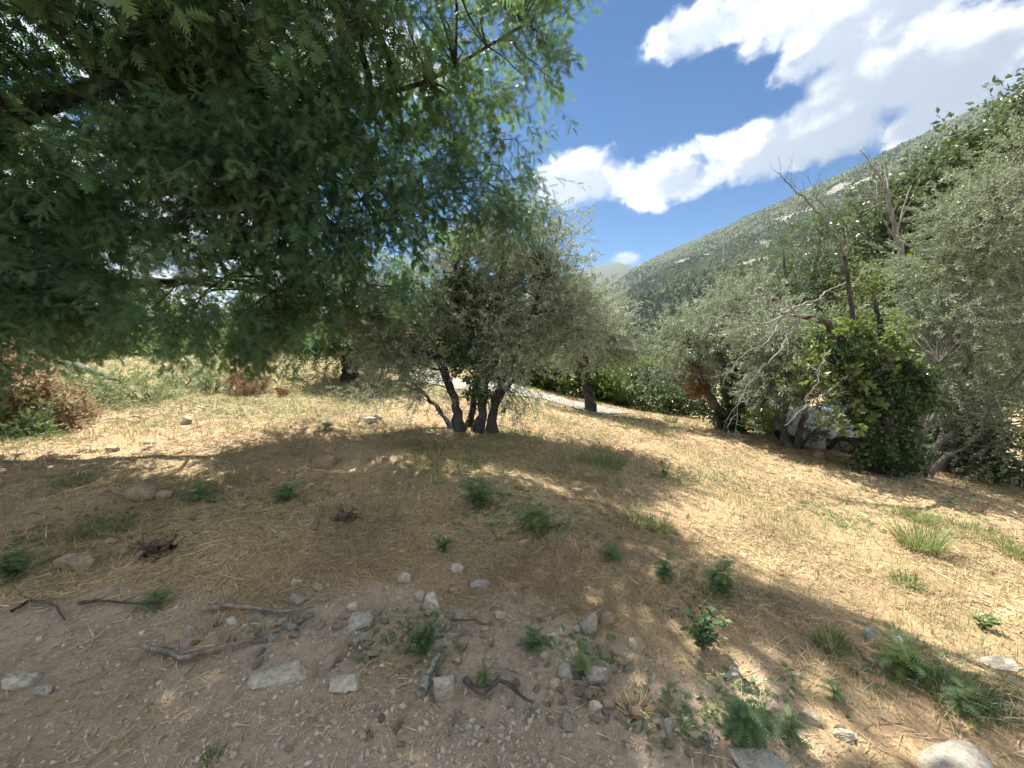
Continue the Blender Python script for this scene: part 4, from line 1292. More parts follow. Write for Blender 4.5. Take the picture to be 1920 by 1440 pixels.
y = 15.2
hb = [(at(u, v, y + dy), np.array([.75, .55, .62])) for u, v, dy in ((1150, 752, 0), (1185, 752, -.1), (1220, 752, -.2), (1255, 752, -.35), (1290, 752, -.5), (1325, 754, -.7))]
bush('clipped_hedge', 'low clipped green hedge running behind the lane and pale kerb', 'hedge', hb, BROAD_FAR, 120, 13, 0.2, M['broad'], (at(1240, 770, y - .2)[0], y - .2), sc=(0.5, 0.85), stems=12)
y = 15.8
bush('hedgerow', 'tall loose olive green hedgerow behind the lane, left of the thick trunk', 'hedge', [blob(960, 690, y, 40, 36, .8), blob(1010, 690, y, 46, 36, .8), blob(1060, 695, y - .3, 42, 38, .8), blob(1110, 715, y - .4, 40, 32, .7), blob(1150, 725, y - .2, 34, 36, .6)],
     BROAD_FAR, 130, 13, 0.28, M['hedge'], (at(1040, 715, y)[0], y), stems=10, tint=0.35)
y = 21
bush('bright_shrub', 'bright green leafy shrub growing below the slender pole', 'shrub', [blob(1195, 712, y, 26, 22, 1.0), blob(1222, 706, y, 30, 22, 1.0), blob(1180, 700, y, 20, 20, .8)], BROAD_FAR, 70, 12, 0.3, M['bright'], (at(1200, 720, y)[0], y))
y = 18
bush('grey_shrub', 'rounded dusky green shrub behind the clipped hedge', 'shrub', [blob(1255, 715, y, 40, 24, .9), blob(1290, 705, y, 34, 22, .9), blob(1225, 722, y, 24, 18, .7)], BROAD_FAR, 80, 12, 0.24, M['shrub'], (at(1258, 735, y)[0], y))
# ------------------------------------------------------------------ thickets behind the mimosa, on the left
spec = [
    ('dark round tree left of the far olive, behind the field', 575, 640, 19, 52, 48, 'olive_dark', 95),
    ('tall light green tree behind the mimosa skirt', 505, 620, 23, 60, 62, 'hedge', 95),
    ('bright green bush glimpsed behind the hanging mimosa tip', 420, 665, 17, 55, 34, 'bright', 80),
    ('broad green tree behind the middle of the mimosa', 380, 600, 26, 80, 60, 'broad', 100),
    ('light bush behind the fallen trunk', 300, 672, 15, 52, 34, 'bright', 80),
    ('wide green tree behind the fallen trunk', 240, 590, 24, 90, 70, 'hedge', 110),
    ('tangled green bush left of the fallen trunk', 150, 655, 13.5, 55, 44, 'weed', 80),
    ('dusky tree at the far left edge behind the brush heap', 60, 560, 19, 90, 80, 'broad', 110),
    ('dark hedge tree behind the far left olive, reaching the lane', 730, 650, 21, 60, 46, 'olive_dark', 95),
    ('dark leafy tree beyond the lane behind the main olive', 830, 655, 22, 60, 44, 'broad', 95),
]
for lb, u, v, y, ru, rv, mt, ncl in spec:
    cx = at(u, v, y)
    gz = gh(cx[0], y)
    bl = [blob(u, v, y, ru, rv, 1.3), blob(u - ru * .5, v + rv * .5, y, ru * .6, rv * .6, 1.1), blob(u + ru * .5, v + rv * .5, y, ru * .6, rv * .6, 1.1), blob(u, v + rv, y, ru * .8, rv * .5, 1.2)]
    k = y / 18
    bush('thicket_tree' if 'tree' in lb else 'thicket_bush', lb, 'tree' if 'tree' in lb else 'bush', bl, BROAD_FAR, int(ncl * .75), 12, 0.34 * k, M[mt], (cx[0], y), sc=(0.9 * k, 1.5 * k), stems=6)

# ================================================================== things along the lane
def prism_profile(prof, half_w, name, mat_, parent, bevel=0.04):
    bm = bmesh.new()
    L_, R_ = [], []
    for x, z in prof:
        hw = half_w(z)
        L_.append(bm.verts.new((x, -hw, z))); R_.append(bm.verts.new((x, hw, z)))
    n = len(prof)
    bm.faces.new(L_[::-1]); bm.faces.new(R_)
    for k in range(n):
        bm.faces.new((L_[k], L_[(k + 1) % n], R_[(k + 1) % n], R_[k]))
    bmesh.ops.recalc_face_normals(bm, faces=bm.faces)
    bmesh.ops.bevel(bm, geom=bm.edges[:], offset=bevel, segments=3, profile=0.6, affect='EDGES', clamp_overlap=True)
    me_ = bpy.data.meshes.new(name); bm.to_mesh(me_); bm.free()
    me_.materials.append(mat_); me_.shade_smooth()
    return link(name, me_, parent)


M['paint_a'] = plain_mat('pale_grey_paint', (0.50, 0.50, 0.53), 0.28, 0.1, 0.5, 0.08, 2.0, 0.5)
M['paint_b'] = plain_mat('silver_paint', (0.46, 0.50, 0.56), 0.25, 0.35, 0.5, 0.08, 2.0, 0.6)
M['trim'] = plain_mat('black_trim', (0.025, 0.025, 0.028), 0.6)
M['sill'] = plain_mat('beige_sill', (0.36, 0.34, 0.30), 0.5)
M['tyre'] = plain_mat('tyre_rubber', (0.022, 0.022, 0.022), 0.85)
M['rim'] = plain_mat('wheel_metal', (0.14, 0.14, 0.145), 0.45, 0.6)
M['glass'] = plain_mat('car_glass', (0.035, 0.045, 0.05), 0.06, 0.0, 0.8, 0.0)
M['lamp_red'] = plain_mat('tail_lamp', (0.30, 0.02, 0.02), 0.2)
M['lamp_clear'] = plain_mat('head_lamp', (0.6, 0.6, 0.62), 0.15)

PROF = [(0.02, .34), (0.0, .72), (0.10, .96), (0.50, 1.40), (0.95, 1.47), (1.95, 1.44), (2.72, .99), (3.72, .84), (3.98, .62), (4.0, .34), (3.5, .24), (0.5, .24)]


def car_half(z):
    return 0.83 if z < 1.0 else 0.83 - (z - 1.0) * 0.42


def wheel(root, x, side):
    rt = MB()
    a_ = np.linspace(0, 2 * math.pi, 25)[:-1]
    prof = [(0.20, -.09), (0.30, -.10), (0.315, -.05), (0.315, .05), (0.30, .10), (0.20, .09)]
    V = np.array([[r * math.cos(t_), w_, r * math.sin(t_)] for t_ in a_ for r, w_ in prof])
    n, k = len(a_), len(prof)
    F = [[i * k + j, i * k + (j + 1) % k, ((i + 1) % n) * k + (j + 1) % k, ((i + 1) % n) * k + j] for i in range(n) for j in range(k)]
    rt.add(V, F)
    w_o = link('wheel', None, root); w_o.location = (x, side * 0.78, 0.315); w_o.empty_display_size = .1
    rt.build('tyre', M['tyre'], w_o, smooth=True)
    rm_ = MB()
    V = [[0, side * .07, 0]] + [[0.205 * math.cos(t_), side * .085, 0.205 * math.sin(t_)] for t_ in a_] + [[0.205 * math.cos(t_), -side * .08, 0.205 * math.sin(t_)] for t_ in a_]
    rm_.add(V, [[0, 1 + i, 1 + (i + 1) % n] for i in range(n)])
    for q in range(5):
        t_ = q * 2 * math.pi / 5
        rot = np.array([[math.cos(t_), 0, -math.sin(t_)], [0, 1, 0], [math.sin(t_), 0, math.cos(t_)]])
        rm_.box(rot @ np.array([0.11, side * .088, 0]), (0.095, .012, .022), rot)
    rm_.build('rim', M['rim'], w_o)


def car(label, loc, rz, paint, group):
    root = thing('parked_car', label, 'car', loc, group)
    root.rotation_euler = (0, 0, rz)
    body = prism_profile(PROF, car_half, 'body', paint, root, 0.05)
    for side in (-1, 1):
        for nm, pts in (('side_window', [(0.72, 1.02), (0.70, 1.32), (1.30, 1.36), (1.30, 1.02)]), ('side_window', [(1.38, 1.02), (1.38, 1.36), (1.92, 1.34), (2.45, 1.02)])):
            b = MB()
            V = [[x, side * (car_half(z) + 0.012), z] for x, z in pts] + [[x, side * (car_half(z) - 0.03), z] for x, z in pts]
            b.add(V, [[0, 1, 2, 3], [7, 6, 5, 4], [0, 4, 5, 1], [1, 5, 6, 2], [2, 6, 7, 3], [3, 7, 4, 0]])
            b.build(nm, M['glass'], root)
        b = MB(); b.box((2.0, side * .838, .52), (1.55, .012, .035)); b.build('rubbing_strip', M['trim'], root)
        b = MB(); b.box((2.0, side * .80, .30), (1.05, .045, .07)); b.build('sill', M['sill'], root)
        for x in (1.34, 2.42):
            b = MB(); b.box((x, side * .832, .72), (.006, .006, .26)); b.build('door_gap', M['trim'], root)
        for x in (1.22, 2.25):
            b = MB(); b.box((x, side * .842, .84), (.085, .018, .018)); b.build('door_handle', M['trim'], root)
        b = MB(); b.box((2.48, side * .90, 1.0), (.07, .085, .06)); b.build('mirror', M['trim'], root)
        for x in (0.72, 3.22):
            wheel(root, x, side)
        b = MB(); b.box((0.03, side * .66, .84), (.05, .12, .12)); b.build('tail_lamp', M['lamp_red'], root)
        b = MB(); b.box((3.90, side * .60, .70), (.08, .16, .07)); b.build('headlight', M['lamp_clear'], root)
    for nm, (x0, z0, x1, z1), ins in (('rear_window', (0.16, 1.02, 0.48, 1.36), .1), ('windscreen', (2.02, 1.39, 2.66, 1.03), .1)):
        d = np.array([x1 - x0, 0, z1 - z0]); nrm = np.array([-d[2], 0, d[0]]); nrm /= np.linalg.norm(nrm)
        if nrm[2] < 0: nrm = -nrm
        V = []
        for off in (0.012, -0.03):
            for x, z in ((x0, z0), (x1, z1)):
                for sd in (-1, 1):
                    V.append(np.array([x, sd * (car_half(z) - ins), z]) + nrm * off)
        b = MB(); b.add(V, [[0, 2, 3, 1], [4, 5, 7, 6], [0, 1, 5, 4], [2, 6, 7, 3], [0, 4, 6, 2], [1, 3, 7, 5]]); b.build(nm, M['glass'], root)
    b = MB(); b.box((0.0, 0, .46), (.05, .74, .10)); b.build('bumper', M['trim'], root)
    b = MB(); b.box((3.97, 0, .42), (.05, .70, .09)); b.build('bumper', M['trim'], root)
    return root


c1 = spot(1548, 864)
cy = c1[1] + 1.7
cx_ = (1537 - 960) / FPX * (cy - .7) + 4.0
car('pale grey car parked behind the ivy clad trunk', (cx_, cy, gh(cx_ - 2.0, cy) - 0.02), math.radians(176), M['paint_a'], 'cars parked beyond the field')
c2 = at(1462, 790, 13.2)
car('silver car glinting through the small twin stemmed olive', (c2[0] - 1.6, 13.2, gh(c2[0] + 0.4, 13.2)), math.radians(8), M['paint_b'], 'cars parked beyond the field')

# slender pole in the valley
py_ = 34.0
pp = at(1209, 690, py_)
pz = gh(pp[0], py_)
ptop = at(1209, 626, py_)[2]
M['pole'] = plain_mat('weathered_pole', (0.10, 0.11, 0.10), 0.7, var=0.3, nscale=3)
root = thing('utility_pole', 'slender dark pole standing above the bright green shrub', 'pole', (pp[0], py_, pz))
b = MB(); b.tube([(0, 0, -.3), (0, 0, (ptop - pz) * .5), (0.03, 0, ptop - pz)], [.13, .11, .09], 10); b.build('shaft', M['pole'], root, smooth=True)
b = MB(); b.box((0.03, 0, ptop - pz - .25), (.28, .04, .04)); b.build('crossbar', M['pole'], root)
for sx in (-.22, .28):
    b = MB(); b.tube([(sx, 0, ptop - pz - .21), (sx, 0, ptop - pz - .12)], [.03, .04], 8); b.build('insulator', M['pole'], root)

# far house among the woods on the mountain
M['render_wall'] = plain_mat('pale_render', (0.52, 0.43, 0.34), 0.9)
M['roof_tile'] = plain_mat('terracotta_tiles', (0.46, 0.20, 0.12), 0.9, var=0.3, nscale=1.5)
M['dark_pane'] = plain_mat('dark_window', (0.04, 0.05, 0.06), 0.2)


def mountain_spot(u, v):
    d = dirpx(u, v); az_ = math.degrees(math.atan2(d[0], d[1])); el = d[2] / math.hypot(d[0], d[1])
    ts = np.linspace(0.02, 1, 900)
    x, y, z = mountain_pt(np.full(900, az_), ts)
    k = int(np.argmax((z - CAM_H) / np.hypot(x, y) > el))
    return np.array([x[k], y[k], z[k]])


def far_house(u, v, wx, wy, h, label, rz, wall):
    p = mountain_spot(u, v)
    root = thing('farmhouse', label, 'house', p)
    root.rotation_euler = (0, 0, rz)
    b = MB(); b.box((0, 0, h / 2 + 1.0), (wx, wy, h / 2 + 2.0)); b.build('wall', wall, root)
    zt = h + 3.0
    V = [[-wx - .6, -wy - .6, zt], [wx + .6, -wy - .6, zt], [wx + .6, wy + .6, zt], [-wx - .6, wy + .6, zt], [-wx - .6, 0, zt + wy * .55], [wx + .6, 0, zt + wy * .55]]
    V += [[q[0], q[1], q[2] - .25] for q in V[:4]]
    b = MB(); b.add(V, [[0, 1, 5, 4], [2, 3, 4, 5], [0, 6, 7, 1], [1, 7, 8, 2], [2, 8, 9, 3], [3, 9, 6, 0]]); b.add(np.array(V)[[0, 4, 3]], [[0, 1, 2]]); b.add(np.array(V)[[1, 2, 5]], [[0, 1, 2]])
    roof = b.build('roof', M['roof_tile'], root)
    b = MB(); b.box((wx * .4, wy * .3, zt + wy * .5), (.4, .4, 1.0)); b.build('chimney', wall, roof)
    for k in range(3):
        for zz in (h * .3 + 1.2, h * .75 + 1.2):
            b = MB(); b.box((-wx * .6 + k * wx * .6, -wy - .02, zz), (.55, .12, .75)); b.build('window', M['dark_pane'], root)


far_house(1178, 596, 8, 5, 5, 'small house with orange tiled roof in the far woods', .35, M['render_wall'])
far_house(1166, 584, 5, 4, 4, 'tiny pale house above and left of the orange roofed one', -.2, M['kerb'])

# ================================================================== ground cover
RG = np.random.default_rng(909)


def ground_pts(n, r0, r1, a0=-63, a1=63, power=1.0, rng=RG):
    u = rng.random(n)
    r = r0 * (r1 / r0) ** u if power == 1.0 else (r0 ** (2 - power) + u * (r1 ** (2 - power) - r0 ** (2 - power))) ** (1 / (2 - power))
    a = np.radians(rng.uniform(a0, a1, n))
    x, y = r * np.sin(a), r * np.cos(a)
    return x, y, r


def slope_euler(x, y, rng, jit=0.2):
    """tilt with the ground, turned at random"""
    e = 0.05
    gx = (GH(x + e, y) - GH(x - e, y)) / (2 * e); gy = (GH(x, y + e) - GH(x, y - e)) / (2 * e)
    return np.stack([np.arctan(gy) + rng.normal(0, jit, len(x)), -np.arctan(gx) + rng.normal(0, jit, len(x)), rng.uniform(0, 6.28, len(x))], -1)


def blade(p, d, L, w_, droop, rng, seg=3):
    """grass blade: tapering bent ribbon"""
    d = d / np.linalg.norm(d); side = np.cross(d, [0, 0, 1.0]) + rng.normal(0, .2, 3); side /= np.linalg.norm(side)
    s = np.linspace(0, 1, seg + 1)
    C = p + d * (s * L)[:, None]; C[:, 2] -= droop * L * s ** 2
    hor = np.array([d[0], d[1], 0]); C += hor * (droop * 0.5 * L * s ** 2)[:, None]
    V, F = [], []
    for k in range(seg):
        wk = w_ * (1 - 0.5 * s[k])
        V += [C[k] - side * wk / 2, C[k] + side * wk / 2]
    V.append(C[-1])
    for k in range(seg - 1):
        F += [[2 * k, 2 * k + 1, 2 * k + 3], [2 * k, 2 * k + 3, 2 * k + 2]]
    F.append([2 * seg - 2, 2 * seg - 1, 2 * seg])
    return np.array(V), np.array(F)


def straws(name, x, y, L, wd, up, tint, mt, label, cat, bend=0.0):
    """thin blades, each a sliver lying on or rising from the ground"""
    n = len(x)
    a = RG.uniform(0, 6.28, n)
    z = GH(x, y)
    dx, dy = np.cos(a) * np.cos(up) * L, np.sin(a) * np.cos(up) * L
    tz = GH(x + dx, y + dy) + np.sin(up) * L
    B0 = np.stack([x, y, z + RG.uniform(0.0, 0.012, n) * np.cos(up)], -1)
    T0 = np.stack([x + dx, y + dy, tz + RG.uniform(0.0, 0.012, n)], -1)
    sd = np.stack([-np.sin(a), np.cos(a), RG.normal(0, .5, n)], -1) * (wd / 2)[:, None]
    V = np.stack([B0 - sd, B0 + sd, T0], 1).reshape(-1, 3)
    return link(name, mesh_data(name, V, np.arange(3 * n).reshape(-1, 3), [mt], False, {'tint': np.repeat(tint, 3)}), kind='stuff', label=label, category=cat)


x, y, r = ground_pts(290000, 1.15, 30)
so = soil_amount(x, y)
k = (RG.random(len(x)) > so * 0.84) & (RG.random(len(x)) < 0.12 + 1.0 * sstep(-0.7, 0.45, fbm(x * 1.7, y * 1.7, oct=3, seed=55)))
x, y, r = x[k], y[k], r[k]
ti = np.clip(0.5 + 0.55 * fbm(x * 0.9, y * 0.9, oct=3, seed=77) + RG.normal(0, .25, len(x)), 0, 1)
straws('dry_grass_litter', x, y, RG.uniform(.03, .13, len(x)) * np.where(RG.random(len(x)) < .05, 2.2, 1.0) * np.interp(r, [1, 6, 30], [.8, 1.2, 2.2]), np.maximum(.0034, .0016 * r) * RG.uniform(.7, 1.5, len(x)), RG.uniform(-.02, .22, len(x)), ti, M['straw'],
       'mown straw and dry grass litter covering the field', 'straw')
x, y, r = ground_pts(60000, 2.2, 32)
k = RG.random(len(x)) > soil_amount(x, y)
x, y, r = x[k], y[k], r[k]
straws('dry_stubble', x, y, RG.uniform(.03, .085, len(x)) * np.interp(r, [2, 6, 30], [.8, 1.1, 1.8]), np.maximum(.003, .0011 * r) * RG.uniform(.7, 1.4, len(x)), RG.uniform(.5, 1.5, len(x)), np.clip(RG.normal(.6, .25, len(x)), 0, 1), M['straw'],
       'short dry stubble standing among the straw', 'stubble')
x, y, r = ground_pts(150000, 2.5, 34)
ga = green_amount(x, y) + 0.9 * sstep(.12, .7, fbm(x * .9, y * .9, oct=3, seed=123)) * sstep(3.2, 5, r)
k = RG.random(len(x)) < ga * 0.95
x, y, r = x[k], y[k], r[k]
straws('thin_green_grass', x, y, RG.uniform(.04, .12, len(x)) * np.interp(r, [2, 6, 30], [.7, 1.0, 1.7]), np.maximum(.0035, .0012 * r) * RG.uniform(.7, 1.4, len(x)), RG.uniform(.5, 1.5, len(x)), np.clip(RG.normal(.5, .3, len(x)), 0, 1), M['grass_thin'],
       'thin green grass sprouting through the straw', 'grass')


# ------------------------------------------------------------------ stones
def rock_mesh(name, seed, dims, mt, pts=16, flat_top=False, bev=0.10, rounder=0.0, big=False):
    rg = np.random.default_rng(seed)
    P = norm(rg.normal(size=(pts, 3)))
    P = P * (1 - 0.12 * rg.random((pts, 1))) if rounder else np.sign(P) * np.abs(P) ** 0.75 * rg.uniform(.75, 1.0, (pts, 1))
    if flat_top:
        P[:, 2] = np.clip(P[:, 2], -1, 0.45)
    bm = bmesh.new()
    if rounder:
        bmesh.ops.create_icosphere(bm, subdivisions=3, radius=1)
        Q = np.array([v.co[:] for v in bm.verts])
        Q = np.sign(Q) * np.abs(Q) ** .85
        Q = Q * (1 + .22 * fbm(Q[:, 0] * 1.1 + seed, Q[:, 1] * 1.1, Q[:, 2] * 1.1, oct=3, seed=seed % 40))[:, None]
        for v, c in zip(bm.verts, Q):
            v.co = c
        bev, big = 0, False
    else:
        for p in P:
            bm.verts.new(p)
        bmesh.ops.convex_hull(bm, input=bm.verts[:])
        bmesh.ops.delete(bm, geom=[v for v in bm.verts if not v.link_faces], context='VERTS')
    if bev:
        bmesh.ops.bevel(bm, geom=bm.edges[:], offset=bev, segments=2 if rounder == 0 else 3, profile=0.5, affect='EDGES', clamp_overlap=True)
    bmesh.ops.triangulate(bm, faces=bm.faces[:])
    V = np.array([v.co[:] for v in bm.verts])
    V = V * (1 + 0.05 * fbm(V[:, 0] * 3 + seed, V[:, 1] * 3, V[:, 2] * 3, oct=2, seed=seed % 50))[:, None]
    V = V / np.abs(V).max(0) * np.asarray(dims) / 2
    for v, c in zip(bm.verts, V):
        v.co = c
    if big:
        bmesh.ops.subdivide_edges(bm, edges=bm.edges[:], cuts=2, use_grid_fill=True)
        bmesh.ops.triangulate(bm, faces=bm.faces[:])
        V = np.array([v.co[:] for v in bm.verts]); D_ = np.asarray(dims)
        q_ = V / D_.max()
        V = V + norm(V / D_ ** 2) * (D_.max() * (0.035 * fbm(q_[:, 0] * 5 + seed, q_[:, 1] * 5, q_[:, 2] * 5, oct=4, seed=7)))[:, None]
        for v, c in zip(bm.verts, V):
            v.co = c
    me_ = bpy.data.meshes.new(name); bm.to_mesh(me_); bm.free()
    me_.materials.append(mt)
    me_.shade_flat() if rounder == 0 else me_.shade_smooth()
    return me_


# place in the photograph (foot of the stone), width and height there, kind, name, label
STONES = [
    (517, 1284, 112, 44, 'stone', 'stone', 'flat topped pale slab, widest stone in the bare gravel', 'f'),
    (642, 1296, 62, 34, 'stone', 'stone', 'blocky pale stone just right of the flat slab', ''),
    (832, 1312, 46, 62, 'stone', 'stone', 'upright pale stone leaning beside the pale bark log', ''),
    (1124, 1284, 54, 52, 'stone_grey', 'stone', 'grey wedge shaped stone right of the bright feathery seedling', ''),
    (1061, 1275, 30, 34, 'stone_grey', 'stone', 'egg shaped grey stone left of the bright feathery seedling', ''),
    (1042, 1293, 28, 24, 'stone', 'stone', 'small pale stone below the egg shaped grey one', ''),
    (669, 1180, 56, 38, 'stone_grey', 'stone', 'rounded grey stone above the pebble patch, left of the leafy weed', ''),
    (660, 1147, 26, 22, 'stone', 'stone', 'small pale stone behind the rounded grey one', ''),
    (814, 1146, 44, 42, 'stone', 'stone', 'largest pale stone of the heap behind the leafy weed', ''),
    (790, 1128, 28, 28, 'stone', 'stone', 'pale stone on the left of the heap behind the leafy weed', ''),
    (785, 1158, 22, 20, 'stone_tan', 'stone', 'tan stone at the foot of the heap behind the leafy weed', ''),
    (756, 1094, 28, 26, 'stone', 'stone', 'square pale stone upslope of the stone heap, to its left', ''),
    (857, 1075, 28, 26, 'stone', 'stone', 'highest lying pale block on the straw bank, above the heap', ''),
    (900, 1104, 38, 24, 'stone_grey', 'stone', 'grey stone lying right of the stone heap in the straw', ''),
    (850, 1114, 22, 18, 'stone_tan', 'stone', 'small tan stone between the heap and the grey stone', ''),
    (906, 1172, 26, 30, 'stone_tan', 'stone', 'brown upright stone at the end of the straight twig', ''),
    (937, 1160, 24, 18, 'stone', 'stone', 'small pale stone right of the brown upright one', ''),
    (909, 1186, 20, 16, 'stone_tan', 'stone', 'small round stone below the brown upright one', ''),
    (1107, 1188, 40, 46, 'stone_grey', 'stone', 'dark grey stone leaning on its brown neighbour on the bank', ''),
    (1137, 1174, 34, 34, 'stone_tan', 'stone', 'brown stone touching the dark grey one on the bank', ''),
    (1083, 1187, 16, 16, 'stone', 'stone', 'small pale cube left of the dark grey stone', ''),
    (1190, 1218, 24, 26, 'stone', 'stone', 'pale stone below the brown stone, nearest the dark seedling', ''),
    (1168, 1250, 32, 30, 'stone_tan', 'stone', 'tan stone above the grey wedge shaped stone', ''),
    (1117, 1334, 30, 22, 'stone', 'stone', 'left one of two stones below the grey wedge', ''),
    (1143, 1328, 30, 32, 'stone_tan', 'stone', 'right one of two stones below the grey wedge', ''),
    (1233, 1390, 38, 30, 'stone_tan', 'stone', 'brown stone in the gravel left of the dark feathery bush', ''),
    (1257, 1376, 26, 38, 'stone_grey', 'stone', 'narrow upright grey stone against the dark feathery bush', ''),
    (1523, 1358, 34, 28, 'stone', 'stone', 'rounded pale stone right of the dark feathery bush', ''),
    (1588, 1388, 42, 26, 'stone', 'stone', 'long pale stone lying aslant near the lower right boulder', ''),
    (1432, 1452, 118, 52, 'stone_grey', 'boulder', 'flat grey boulder cut by the bottom of the picture', 'f'),
    (1836, 1490, 190, 96, 'stone_grey', 'boulder', 'big weathered boulder in the lower right corner', 'r'),
    (262, 940, 64, 42, 'stone_tan', 'boulder', 'rounded grey brown boulder in the shade on the left', 'r'),
    (303, 936, 34, 20, 'stone_tan', 'stone', 'low tan stone touching the rounded boulder in the shade', 'r'),
    (602, 880, 50, 34, 'stone_tan', 'boulder', 'brown boulder just inside the far edge of the shade', 'r'),
    (345, 796, 26, 18, 'stone', 'stone', 'pale square stone in the sunlit grass on the left', ''),
    (692, 792, 30, 13, 'stone_white', 'stone', 'bright white flat stone left of the main olive', ''),
    (708, 786, 16, 11, 'stone_white', 'stone', 'small white lump at the end of the bright white stone', ''),
    (207, 846, 32, 14, 'stone', 'stone', 'low pale stone at the sunlit edge on the far left', 'f'),
    (276, 832, 28, 12, 'stone', 'stone', 'flat pale stone in the sun upslope of the shaded boulder', 'f'),
    (30, 1290, 54, 32, 'stone', 'stone', 'pale angular stone at the lower left edge', ''),
    (72, 1304, 46, 24, 'stone_grey', 'stone', 'bluish flat stone beside the angular one at the left edge', 'f'),
    (350, 1190, 32, 22, 'stone_grey', 'stone', 'grey stone in the earth below the feathery low plant', ''),
    (546, 1186, 18, 24, 'stone_tan', 'stone', 'upright brown stone below the long grey stick', ''),
    (432, 1170, 26, 16, 'stone', 'stone', 'pale stone lying right under the long grey stick', ''),
    (460, 1184, 18, 14, 'stone', 'stone', 'small pale stone between the two grey sticks', ''),
    (128, 1070, 76, 44, 'stone_tan', 'boulder', 'broad brown stone half buried in the left shade', 'f'),
    (232, 1040, 32, 18, 'stone_tan', 'stone', 'tan stone lying left of the charred stump', ''),
    (204, 1022, 26, 16, 'stone_tan', 'stone', 'small stone behind and left of the charred stump', ''),
    (556, 1100, 24, 20, 'stone', 'stone', 'pale stone in the straw above the end of the long stick', ''),
    (595, 1108, 30, 18, 'stone_tan', 'stone', 'tan oval stone in the straw right of the long stick', 'r'),
    (1638, 1198, 32, 22, 'stone_grey', 'stone', 'grey stone on the crest behind the bright leafy seedling', ''),
    (1687, 1208, 28, 18, 'stone_white', 'stone', 'sunlit white stone behind the bright leafy seedling', ''),
    (1640, 1244, 34, 20, 'stone_tan', 'stone', 'tan stone under the leaves of the bright leafy seedling', ''),
    (1892, 1268, 62, 38, 'stone', 'boulder', 'pale sunlit stone at the right edge beside the crest', ''),
    (1494, 1268, 24, 12, 'stone', 'stone', 'small flat pale stone in the straw above the rounded one', 'f'),
    (1374, 1272, 42, 22, 'stone_grey', 'stone', 'bluish flat stone behind the dark feathery bush', 'f'),
    (747, 1264, 16, 26, 'stone_tan', 'stone', 'narrow tan stone standing left of the pale bark log', ''),
    (838, 1282, 34, 30, 'stone_tan', 'stone', 'tan stone half hidden behind the upright pale stone', ''),
    (856, 1246, 20, 16, 'stone', 'stone', 'small pale stone behind the pale bark log', ''),
    (1022, 1234, 22, 16, 'stone', 'stone', 'small pale stone above the egg shaped grey one', ''),
    (1397, 1044, 14, 9, 'stone_white', 'stone', 'tiny white stone on the shaded edge of the sunny slope', ''),
    (1470, 836, 30, 10, 'stone_tan', 'boulder', 'low pale rock at the foot of the twin stemmed olive', 'r'),
    (1540, 862, 26, 18, 'stone_tan', 'boulder', 'brown mound shaped rock right of the twin stemmed olive', 'r'),
    (1770, 870, 60, 34, 'stone_tan', 'boulder', 'brown pointed rock behind the fan of stems', 'r'),
]
for q, (u, v, pw, ph, mt, nm, lb, fl) in enumerate(STONES):
    p = spot(u, v)
    k_ = np.linalg.norm(p - CPOS) * math.cos(math.atan2(math.hypot(u - 960, v - 720), FPX)) / FPX
    wid, hei = pw * k_ * .92, ph * k_ * .9
    dep = wid * (RG.uniform(.55, .8) if fl != 'f' else .45)
    slant = abs(dirpx(u, v)[2])
    hz_ = max(hei - dep * slant * 0.6, hei * 0.5) * (1.5 if fl != 'f' else 1.15)
    me_ = rock_mesh(nm, 1000 + q, (wid * 1.05, dep, hz_), M[mt], pts=22 if fl != 'r' else 34, flat_top=fl == 'f', bev=0.07 if fl != 'r' else 0.2, rounder=1.0 if fl == 'r' else 0.0, big=pw > 40)
    o = link(nm, me_, loc=(p[0], p[1] + dep * .3, p[2] + hz_ * .22), label=lb, category='boulder' if nm == 'boulder' else 'stone')
    o.rotation_euler = (RG.normal(0, .12), RG.normal(0, .12), RG.uniform(-.4, .4))
    if pw > 150:
        o.location.z -= hz_ * .22

# small stones that all look alike
peb = [rock_mesh('pebble', 300 + k, (1.0, .85, .62), M[('stone', 'stone', 'stone_grey', 'stone_tan')[k % 4]], pts=11, bev=0.12) for k in range(10)]
cl = [(690, 1215, 60, 40, 'in the pebble patch below the rounded grey stone'), (1120, 1230, 110, 70, 'between the dark grey stone and the grey wedge'), (860, 1330, 170, 60, 'around the pale bark log and upright stone'), (1040, 1310, 110, 60, 'in the gravel below the egg shaped grey stone'),
      (640, 1370, 160, 60, 'in the bare earth below the flat slab'), (480, 1200, 120, 50, 'between the two long grey sticks'), (1180, 1330, 90, 50, 'right of the two stones below the grey wedge'), (950, 1230, 160, 70, 'around the blue green seedling in the gravel'),
      (1310, 1400, 90, 40, 'at the foot of the dark feathery bush'), (820, 1190, 90, 50, 'around the low dark leafy weed'), (560, 1150, 70, 40, 'near the right end of the long grey stick')]
made = 0
while made < 210:
    cu, cv, su, sv, where = cl[RG.integers(0, len(cl))]
    u, v = RG.normal(cu, su * .6), RG.normal(cv, sv * .55)
    if not (20 < u < 1900 and 1060 < v < 1436):
        continue
    p = spot(u, v)
    s_ = RG.uniform(9, 25) * (1 if RG.random() > .15 else 1.4) * p[1] / FPX * 1.15
    o = link('pebble', peb[RG.integers(0, 10)], loc=(p[0], p[1], p[2] + s_ * .16), label='small loose stone ' + where, category='stone', group='small stones ' + where)
    o.scale = (s_, s_ * RG.uniform(.7, 1.0), s_ * RG.uniform(.7, 1.1)); o.rotation_euler = (RG.normal(0, .3), RG.normal(0, .3), RG.uniform(0, 6.28))
    made += 1

M['gravel'] = leaf_mat('gravel', (0.34, 0.27, 0.195), (0.60, 0.525, 0.42), transl=0.0, rough=0.95, spec=0.15, nscale=20)


